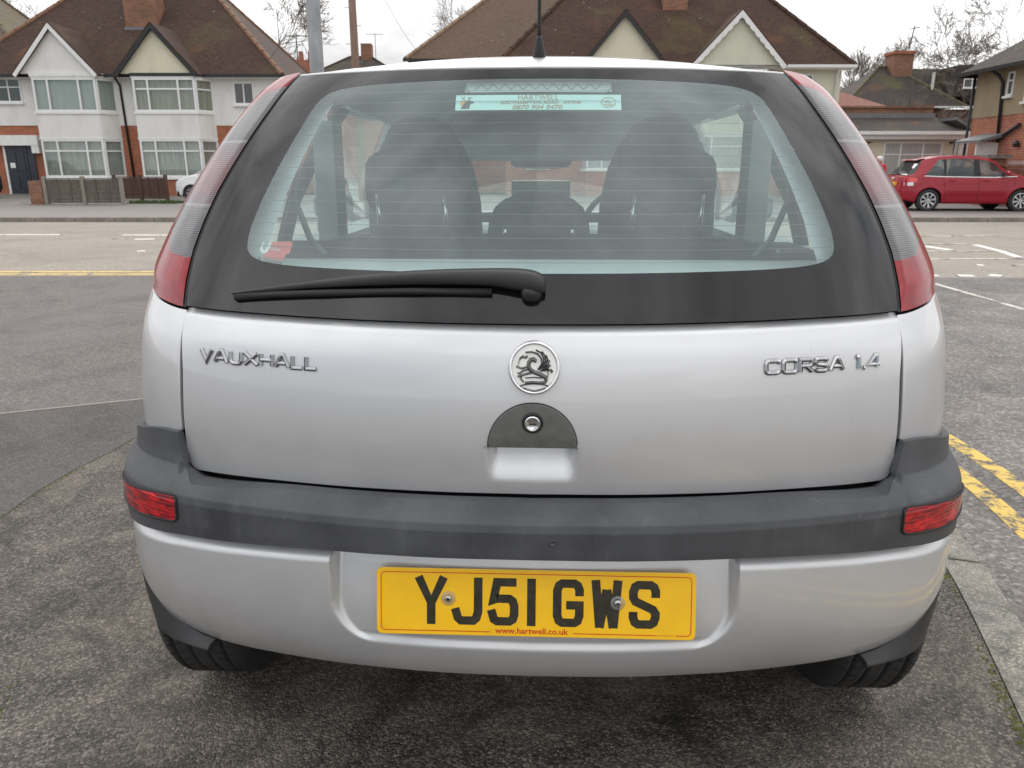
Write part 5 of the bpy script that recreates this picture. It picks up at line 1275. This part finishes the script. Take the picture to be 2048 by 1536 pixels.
# ------------------------------------------------------------------ other cars
def paint(name, c): 
    b = NB(name); v = b.coord(); b.base(b.mix(b.noise(v, 3, 3), tuple(x * .92 for x in c), tuple(min(1, x * 1.06) for x in c))); b.rough(.35); b.set(Coat_Weight=.45, Coat_Roughness=.04, Specular_IOR_Level=.3); return b.m
M_REDP = paint('red_car_paint', (.30, .007, .022)); M_WHITECAR = paint('white_car_paint', (.72, .72, .72)); M_BLACKCAR = paint('black_car_paint', (.02, .021, .023))
M_CARGLASS = gloss_black('tinted_glass', (.03, .035, .036), .05, 0, .9); M_CGLASS = mat_glass('far_car_glass', (.70, .80, .78), .03, 1.55); M_LAMP_RED = plain('lamp_red', (.62, .03, .03), .2, coat=1, var=.1); M_LAMP_WHITE = plain('lamp_white', (.7, .68, .68), .25, coat=1, var=.05)
def hatch(name, loc, rz, mat, label, L=3.94, scale=1.0, detail=True):
    root = empty(name, loc, rz, label, 'car'); root.scale = (scale,) * 3
    RX, FX_ = .72, 3.19; R = .305
    ZR = [(.16, 1.00), (.30, 1.17), (.50, 1.385), (.62, 1.42), (.95, 1.485), (1.5, 1.52), (2.0, 1.495), (2.35, 1.43), (2.75, 1.24), (3.10, 1.04)]
    BELT = [(0, .82), (.08, .93), (.16, .985), (.5, .965), (1.0, .945), (2.4, .925), (3.0, .955), (3.2, .945), (3.6, .86), (3.84, .72), (3.94, .62)]
    WPL = [(0, .66), (.04, .74), (.15, .815), (.4, .85), (1.0, .858), (2.8, .858), (3.3, .845), (3.65, .77), (3.85, .62), (3.94, .46)]
    def wz(z): return lint([(.2, .94), (.35, .98), (.55, 1.0), (.75, .985), (.95, .945), (1.1, .92)], z)
    def zb(x):
        z = lint([(0, .34), (.3, .26), (.6, .22), (3.3, .22), (3.7, .25), (3.94, .32)], x)
        for c in (RX, FX_):
            d = abs(x - c)
            if d < .355: z = max(z, .295 + math.sqrt(.355 ** 2 - d * d))
        return z
    xs = sorted(set([round(v, 4) for v in lin(0, L, 110)] + [RX - .355, RX + .355, FX_ - .355, FX_ + .355]))
    for s in (-1, 1):
        rows = []
        for x in xs:
            b, t = zb(x), lint(BELT, x); r = []
            for k in lin(0, 1, 14):
                z = b + (t - b) * k; arch_ = 0
                for c in (RX, FX_):
                    dd = math.hypot(x - c, z - .295); arch_ = max(arch_, .016 * (1 - sstep(.36, .50, dd)))
                crease = -.012 * math.exp(-((z - .40) / .05) ** 2) * sstep(1.05, 1.3, x) * (1 - sstep(2.6, 2.85, x))
                r.append((x, s * (lint(WPL, x) * wz(z) + arch_ + crease), z))
            rows.append(r)
        o = MB().grid(rows).build('body_side', mat, root, True, False); fix_normals(o, (2, 0, .6)); m = o.modifiers.new('t', 'SOLIDIFY'); m.thickness = .02; m.offset = -1
        if detail:
            for xd in (1.12, 1.20, 2.02):
                pass
            for xd0, xd1 in ((1.17, 1.06), (2.02, 2.02), (3.02, 2.95)):
                MB().tube([(xd0 + (xd1 - xd0) * k, s * (lint(WPL, xd0) * wz(.3 + .62 * k) + .0012), .27 + .66 * k) for k in lin(0, 1, 9)], .0035, 5).build('door_gap', M_INNER, o)
            for xd in (1.22, 2.13): MB().box(xd, xd + .17, s * .825, s * .855, .83, .855).build('door_handle', mat, o)
            MB().grid([[(x, s * (lint(WPL, x) * wz(lint(BELT, x)) + dy), lint(BELT, x) + dz) for x in lin(.55, 3.02, 30)] for dy, dz in ((.004, -.012), (.008, 0), (.0, .012))]).build('window_strip', M_CHROME, o, True)
            MB().tube([(2.78, s * .84, .97), (2.74, s * .90, 1.0)], .02, 6).build('mirror_arm', mat, o)
            cushion(MB(), 0, 0, 0, .12, .13, .17, 0, 3).build('door_mirror', mat, o, True).location = (2.72, s * .93, 1.03)
        # greenhouse side
        def up(x, k):
            t = lint(BELT, x); zr = max(lint(ZR, x) - .02, t + .001); wb_ = lint(WPL, x) * .945 - .012; wr = lint([(.1, .62), (.5, .575), (1.5, .60), (2.4, .585), (3.1, .68)], x)
            return (x, s * (wb_ + (wr - wb_) * max(k, 0) ** 1.25), t + (zr - t) * k)
        def pane_(nm, x0, x1, k0, k1, m, off=0, n=16, par=root):
            a0, a1 = (x0, x0) if not isinstance(x0, tuple) else x0; b0, b1 = (x1, x1) if not isinstance(x1, tuple) else x1
            rows = [[(lambda p: (p[0], p[1] + s * off, p[2]))(up(a0 + (a1 - a0) * k + (b0 + (b1 - b0) * k - a0 - (a1 - a0) * k) * u, k)) for u in lin(0, 1, n)] for k in lin(k0, k1, 8)]
            o = MB().grid(rows).build(nm, m, par, True, False); return fix_normals(o, (2, 0, .8))
        pane_('side_window', (.50, .95), (1.08, 1.10), .0, .90, M_CGLASS); pane_('side_window', (1.12, 1.14), (1.90, 1.88), .0, .90, M_CGLASS); pane_('side_window', (2.04, 2.0), (2.98, 2.42), .0, .88, M_CGLASS)
        pane_('door_pillar', (1.88, 1.86), (2.06, 2.02), -.0, .92, M_RUBBER, .002); pane_('door_pillar', (1.06, 1.08), (1.14, 1.16), 0, .92, M_RUBBER, .002)
        pane_('rear_pillar', (.16, .52), (.54, .99), -.02, .97, mat, .004); pane_('roof_rail', .50, 2.40, .88, 1.03, mat, .003, 30)
        pane_('windscreen_pillar', (2.96, 2.34), (3.10, 2.46), -.02, 1.0, mat, .004); pane_('quarter_bar', (2.78, 2.78), (2.81, 2.81), 0, .50, M_RUBBER, .003, 4)
    def top(nm, x0, x1, m, wf, n=20, dz=0):
        rows = [[(x, u * wf(x), lint(ZR, x) + dz + .035 * (1 - u * u) - .02) for u in lin(-1, 1, 17)] for x in lin(x0, x1, n)]
        o = MB().grid(rows).build(nm, m, root, True, False); return fix_normals(o, (2, 0, .8))
    wf = lambda x: lint([(.1, .62), (.5, .575), (1.5, .60), (2.4, .585), (3.1, .68)], x)
    top('roof', .50, 2.36, mat, wf, 26); top('rear_window', .15, .50, M_CARGLASS, lambda x: wf(x) - .01); top('windscreen', 2.36, 3.10, M_CGLASS, lambda x: wf(x) - .01)
    if detail:
        o = MB().grid([[(x, u * .56, z) for u in lin(-1, 1, 13)] for x, z in ((.40, 1.39), (.42, 1.405), (.60, 1.43), (.60, 1.40), (.44, 1.375), (.40, 1.39))]).build('spoiler', mat, root, True); MB().box(.392, .402, -.22, .22, 1.385, 1.402).build('brake_light', M_LAMP_RED, o)
    # tail and bonnet
    rows = []
    for z in lin(.30, .985, 16):
        x = lint([(.30, .08), (.42, .0), (.55, -.02), (.62, -.01), (.68, .03), (.82, .06), (.93, .10), (.985, .16)], z); rows.append([(x + .06 * u * u, u * lint(WPL, max(.02, x + .06)) * wz(z) * .995, z) for u in lin(-1, 1, 17)])
    o = MB().grid(rows).build('tailgate', mat, root, True, False); fix_normals(o, (2, 0, .6))
    for s in (-1, 1):
        for nm, z0, z1, m in (('tail_lamp', .80, .955, M_LAMP_RED), ('reverse_lamp', .70, .795, M_LAMP_WHITE)):
            rows = [[(.05 + .32 * k - .015 * (z - .7), s * (lint(WPL, .05 + .32 * k) * wz(z) + .008 + .0 * k) if k > .25 else s * (.80 * wz(z) - .22 * (.25 - k)), z) for z in lin(z0, z1 - .05 * k * (z0 > .75), 5)] for k in lin(0, 1 if z0 > .75 else .7, 10)]
            MB().grid(rows).build(nm, m, root, True)
    if detail: MB().box(-.0, .045, -.26, .26, .70, .80).build('number_plate', M_YELLOW_PLATE, root); cushion(MB(), 0, 0, 0, .1, .08, .02, 0, 3).build('badge', M_CHROME, root, True).location = (.04, 0, .88)
    rows = []
    for x in lin(3.02, L, 18):
        t = lint(BELT, x); w_ = lint(WPL, x) * wz(t); rows.append([(x + .10 * (1 - u * u) * sstep(3.5, 3.94, x), u * w_, t + .075 * (1 - abs(u) ** 2.5) * (1 - .5 * sstep(3.5, 3.94, x))) for u in lin(-1, 1, 17)])
    MB().grid(rows).build('bonnet', mat, root, True, False)
    rows = [[(3.94 + .10 * (1 - u * u) - .12 * abs(z - .45), u * .46, z) for u in lin(-1, 1, 11)] for z in lin(.25, .64, 8)]; MB().grid(rows).build('front_bumper', mat, root, True)
    MB().box(.1, 3.8, -.70, .70, .22, .40).build('floor_pan', M_INNER, root); MB().box(.3, 3.2, -.74, .74, .40, .70).build('cabin_tub', M_SEAT, root)
    for xx in (1.05, 2.0):
        for s in (-1, 1): cushion(MB(), 0, 0, 0, .44, .62, .16, .2, 3.5).build('seat', M_SEAT, root, True).location = (xx, s * .36, .92)
    if detail:
        mb = MB(); mb.lathe([(.18 + .014 * math.cos(a), .014 * math.sin(a)) for a in lin(0, 6.283, 7)[:-1]], 24, lambda r, a, h: (2.62 + h + r * math.sin(a) * .4, -.36 + r * math.cos(a), .98 + r * math.sin(a)), True); mb.build('steering_wheel', M_RUBBER, root, True)
    for xx in (RX, FX_):
        for s in (-1, 1):
            wh = empty('wheel'); wh.parent = root
            f = lambda r, a, h: (xx + r * math.cos(a), s * (.76 + h), R + r * math.sin(a))
            MB().lathe([(R - .10, -.09), (R - .03, -.095), (R, -.075), (R, .065), (R - .03, .085), (R - .095, .08), (R - .10, .0)], 40, f).build('tyre', M_TYRE, wh, True)
            MB().lathe([(R - .10, .078), (R - .115, .03), (.05, .02), (.001, .02)], 40, f).build('rim_back', M_INNER, wh, True)
            mb = MB(); mb.lathe([(R - .095, .082), (R - .112, .084), (R - .118, .06)], 40, f)
            for k in range(8):
                a = 2 * math.pi * k / 8 + .2; c, sn = math.cos(a), math.sin(a); q = lambda r, t, d: (xx + r * c - t * sn, s * (.76 + d), R + r * sn + t * c)
                mb.add([q(.02, -.012, .07), q(.02, .012, .07), q(R - .11, .030, .078), q(R - .11, -.030, .078), q(.02, -.012, .04), q(.02, .012, .04), q(R - .11, .03, .04), q(R - .11, -.03, .04)], [(0, 1, 2, 3), (0, 4, 5, 1), (1, 5, 6, 2), (2, 6, 7, 3), (3, 7, 4, 0)])
            mb.lathe([(.045, .06), (.04, .082), (.001, .084)], 16, f); mb.build('rim', M_ALLOY, wh)
            MB().grid([[(xx + .35 * math.cos(a), y * s, .295 + .35 * math.sin(a)) for a in lin(-.2, math.pi + .2, 20)] for y in (.55, .83)]).build('wheel_well', M_INNER, root)
    return root
rc = hatch('parked_hatchback', (10.33, 21.65, .03), rad(-4), M_REDP, 'dark red hatchback parked across the road in front of the extension', scale=.945)
hatch('parked_hatchback', (15.25, 21.6, .03), rad(-6), M_BLACKCAR, 'black car parked in front of the dark red hatchback, mostly out of frame', scale=.95, detail=False)
hatch('parked_hatchback', (-8.55, 27.0, .05), rad(178), M_WHITECAR, 'white car on the drive of the left pair of houses, mostly hidden', scale=.9, detail=False).location = (-7.75, 27.0, .03)
hatch('parked_hatchback', (-19.3, 29.5, .05), rad(182), M_BLACKCAR, 'dark car at the left edge near the navy door', scale=.95, detail=False)
# ------------------------------------------------------------------ poles, wires, fences
lp = MB().tube([(-1.90, 8.05, 0), (-1.90, 8.05, 1.2), (-1.90, 8.05, 7.5)], [.078, .068, .066], 20).build('lamp_post', M_STEEL, None, True); tag(lp, 'grey galvanised lamp post behind the silver car', 'lamp post')
MB().tube([(-1.90, 8.05, .0), (-1.90, 8.05, 1.1), (-1.90, 8.05, 1.16)], [.098, .098, .075], 20).build('post_base', M_STEEL, lp, True)
mb = MB().tube([(-1.9, 8.05, 7.45), (-1.9, 8.5, 7.9), (-1.9, 9.2, 8.0)], .03, 8); mb.build('lamp_arm', M_STEEL, lp, True); box('lamp_head', -2.02, -1.78, 9.1, 9.8, 7.95, 8.06, M_STEEL, lp)
wp = MB().tube([(-5.20, 27.6, 0), (-5.22, 27.6, 4), (-5.24, 27.6, 9)], [.15, .13, .115], 14).build('telegraph_pole', M_POLE_W, None, True); tag(wp, 'brown wooden telegraph pole between the houses', 'telegraph pole')
for k, z in enumerate((4.0, 4.55, 5.1, 5.65, 6.2)):
    sx_ = 1 if k % 2 else -1; MB().tube([(-5.23, 27.6, z), (-5.23 + sx_ * .26, 27.6, z)], .012, 6).build('climbing_step', M_STEEL, wp)
def wire(a, b, label, sag=.4, r=.007):
    a, b = Vector(a), Vector(b); pts = [a + (b - a) * k - Vector((0, 0, sag * 4 * k * (1 - k))) for k in lin(0, 1, 16)]
    o = MB().tube(pts, r, 5).build('overhead_wire', M_RUBBER); tag(o, label, 'wire')
wire((-5.24, 27.6, 8.8), (-10.4, 34, 5.0), 'thin wire from the wooden pole down to the left house'); wire((-5.24, 27.6, 8.8), (-4.2, 38, 6.1), 'thin wire from the wooden pole down to the pale brown roof'); wire((13.3, 33, 6.2), (27, 47, 6.6), 'thin wire crossing the sky right of the scalloped gable', .2)
def fence(name, x0, x1, y, z1, mat, label, post_mat, lean=0):
    f = empty(name, (0, 0, 0), 0, label, 'fence'); n = max(1, round((x1 - x0) / 1.1)); w = (x1 - x0) / n
    for k in range(n + 1): box('post', x0 + k * w - .05, x0 + k * w + .05, y - .05, y + .05, 0, z1 + .06, post_mat, f)
    for k in range(n):
        m = 9
        for j in range(m):
            zz = .10 + (z1 - .14) * j / m; o = box('slat', x0 + k * w + .052, x0 + (k + 1) * w - .052, y - .012 + .012 * (j % 2), y + .002 + .012 * (j % 2), zz, zz + (z1 - .14) / m * 1.08 - .01, mat, f)
        for q in (.33, .66): box('batten', x0 + (k + q) * w - .018, x0 + (k + q) * w + .018, y - .035, y - .014, .1, z1 - .02, mat, f)
        box('capping', x0 + k * w + .052, x0 + (k + 1) * w - .052, y - .03, y + .03, z1 - .03, z1, mat, f)
    return f
fence('panel_fence', -14.35, -12.0, 24.4, .84, M_FENCE, 'weathered grey slatted fence panels below the left bay', mat_wood('post_wood', (.20, .18, .15), (.30, .27, .23)))
fence('panel_fence', -13.9, -12.1, 27.8, .85, M_FENCE_DARK, 'dark brown fence panels beside the downpipe', M_FENCE_DARK)
pr = MB().box(-14.86, -14.46, 24.4, 24.8, 0, .76).build('gate_pier', M_BRICK_OLD); tag(pr, 'old brick pier at the end of the grey slatted fence', 'gate pier')
mb = MB(); 
for _ in range(700):
    x, y = rnd.uniform(-12.2, -10.6), rnd.uniform(25.0, 25.9); h = rnd.uniform(.03, .12); a = rnd.uniform(0, 6.28); dx, dy = .02 * math.cos(a), .02 * math.sin(a); mb.add([(x - dx, y - dy, .05), (x + dx, y + dy, .05), (x + rnd.gauss(0, .02), y, .05 + h)], [(0, 1, 2)])
tag(mb.build('grass', M_GRASS), 'green weeds at the foot of the dark fence', 'grass', kind='stuff')
# railings in front of the right house
rl = empty('railings', (0, 0, 0), 0, 'brown spiked metal railings in front of the brick house', 'railings')
M_RAIL = plain('rail_rust', (.17, .07, .05), .6, var=.2); M_RAILT = plain('rail_tip', (.5, .47, .44), .5)
mb = MB().tube([(14.8, 23.9, .35), (14.8, 19.0, .35)], .02, 6).tube([(14.8, 23.9, 1.1), (14.8, 19, 1.1)], .02, 6); mb.build('rail', M_RAIL, rl)
p0 = t0_ = None
for k in range(44):
    y = 23.85 - k * .11
    if p0 is None:
        p0 = MB().tube([(0, 0, .12), (0, 0, 1.22)], .012, 6).build('picket', M_RAIL, rl); t0_ = MB().tube([(0, 0, 1.222), (0, 0, 1.27), (0, 0, 1.36)], [.012, .024, .003], 6).build('picket_tip', M_RAILT, p0)
        p0.location = (14.8, y, 0)
    else:
        a = p0.copy(); link(a, rl); a.location = (14.8, y, 0); b = t0_.copy(); link(b, a)
# ------------------------------------------------------------------ bare trees
def tree(x, y, h, spread, seed, label, depth=6, z0=0, twig=1.0, cat='tree'):
    r = random.Random(seed); root = empty('bare_tree', (x, y, z0), 0, label, cat); T, B = MB(), MB()
    def seg(p, d, l, rad_, lev):
        n = 3; pts = [p]; rr = [rad_]; q = Vector(p); dd = Vector(d)
        for i in range(n):
            dd = (dd + Vector((r.gauss(0, .13), r.gauss(0, .13), r.gauss(0, .08) + .03))).normalized(); q = q + dd * (l / n); pts.append(tuple(q)); rr.append(rad_ * (1 - .38 * (i + 1) / n))
        (T if lev < 2 else B).tube(pts, rr, 7 if lev < 2 else (4 if lev < 4 else 3), lev == 0)
        if lev >= depth: return
        for k in range(r.choice((2, 3, 3)) + (1 if lev >= depth - 2 else 0)):
            a = r.uniform(0, 6.283); tilt = r.uniform(.35, .85) * spread; u = dd.orthogonal().normalized(); v = dd.cross(u); nd = (dd * math.cos(tilt) + (u * math.cos(a) + v * math.sin(a)) * math.sin(tilt)).normalized()
            st = Vector(pts[-1]) if k < 2 else Vector(pts[r.randrange(1, n)]); seg(tuple(st), nd, l * r.uniform(.62, .84), max(rr[-1] * r.uniform(.62, .85), h * .0011), lev + 1)
    seg((0, 0, 0), (0, 0, 1), h * .30, h * .018, 0); T.build('trunk', M_BARK, root, True, False); B.build('crown', M_TWIG, root, False, False); return root
tree(30, 50, 11.5, 1.0, 5, 'broad bare tree above the brick house at the right edge', 7)
tree(27.5, 54, 11.5, .95, 91, 'bare tree rising right of the far chimney behind the dormer', 7)
tree(34.5, 58, 14, 1.0, 11, 'taller bare tree behind the broad one at the right edge', 7)
for x, y, h, sd, lb in ((25.0, 62, 10.5, 21, 'slim bare tree left of the far chimney'), (27.2, 62, 10.0, 31, 'second slim bare tree nearer the far chimney')): tree(x, y, h, .55, sd, lb, 7)
tree(-18.5, 62, 16.5, .95, 41, 'bare tree behind the hip of the left pair of houses', 7); tree(-3.0, 62, 11.8, .9, 51, 'bare tree tops beside the pale brown roof', 7); tree(-36, 60, 19, .9, 61, 'bare tree behind the mossy roof at the top left corner', 6)
# small shrubs on the far house
for x, y, lb in ((22.6, 44, 'small bare shrub in front of the mossy hipped roof'), (26.0, 44, 'small bare shrub in front of the dormer window')): tree(x, y, 6.8, .8, int(x * 10), lb, 6)
# ------------------------------------------------------------------ pedestrian in red
def person(x, y, rz, label):
    root = empty('person', (x, y, .03), rz, label, 'person'); root.scale = (.93,) * 3
    J = {'pel': (0, 0, .82), 'wai': (0, 0, .98), 'che': (0, .01, 1.18), 'neck': (0, .02, 1.31), 'head': (0, .04, 1.40), 'top': (0, .04, 1.50), 'lh': (-.09, 0, .78), 'lk': (-.10, .04, .44), 'la': (-.10, -.02, .08), 'lt': (-.10, .13, .035), 'rh': (.09, 0, .78), 'rk': (.10, .0, .44), 'ra': (.10, -.05, .08), 'rt': (.10, .10, .035),
         'ls': (-.17, .0, 1.24), 'le': (-.23, .0, .98), 'lw': (-.21, .12, .80), 'lf': (-.20, .18, .73), 'rs': (.17, .0, 1.24), 're': (.23, .0, .98), 'rw': (.21, .12, .80), 'rf': (.20, .18, .73)}
    E = ['pel wai', 'wai che', 'che neck', 'neck head', 'head top', 'pel lh', 'lh lk', 'lk la', 'la lt', 'pel rh', 'rh rk', 'rk ra', 'ra rt', 'che ls', 'ls le', 'le lw', 'lw lf', 'che rs', 'rs re', 're rw', 'rw rf']
    Rd = dict(pel=.15, wai=.14, che=.16, neck=.06, head=.095, top=.07, lh=.10, lk=.07, la=.05, lt=.045, rh=.10, rk=.07, ra=.05, rt=.045, ls=.08, le=.06, lw=.045, lf=.035, rs=.08, re=.06, rw=.045, rf=.035)
    ks = list(J); me = bpy.data.meshes.new('body'); me.from_pydata([J[k] for k in ks], [tuple(ks.index(a) for a in e.split()) for e in E], []); o = bpy.data.objects.new('body', me); link(o, root); me.materials.append(plain('red_coat', (.55, .02, .03), .8))
    o.modifiers.new('skin', 'SKIN'); sd = o.modifiers.new('s', 'SUBSURF'); sd.levels = sd.render_levels = 2
    for i, k in enumerate(ks): me.skin_vertices[0].data[i].radius = (Rd[k], Rd[k]); me.skin_vertices[0].data[i].use_root = (k == 'pel')
    cushion(MB(), 0, .05, 1.43, .165, .21, .18, 0, 2.2).build('face', plain('skin', (.55, .36, .28), .5), root, True)
    cushion(MB(), 0, .015, 1.46, .20, .22, .19, 0, 2.3).build('hair', plain('white_hair', (.72, .71, .69), .8), root, True)
    for s in (-1, 1): cushion(MB(), s * .03, .137, 1.44, .018, .012, .012, 0, 2).build('eye', M_RUBBER, root, True)
    cushion(MB(), 0, .145, 1.415, .025, .04, .03, 0, 2).build('nose', MATS['skin'], root, True)
person(11.12, 24.2, rad(120), 'person with white hair and a red coat standing behind the dark red hatchback')
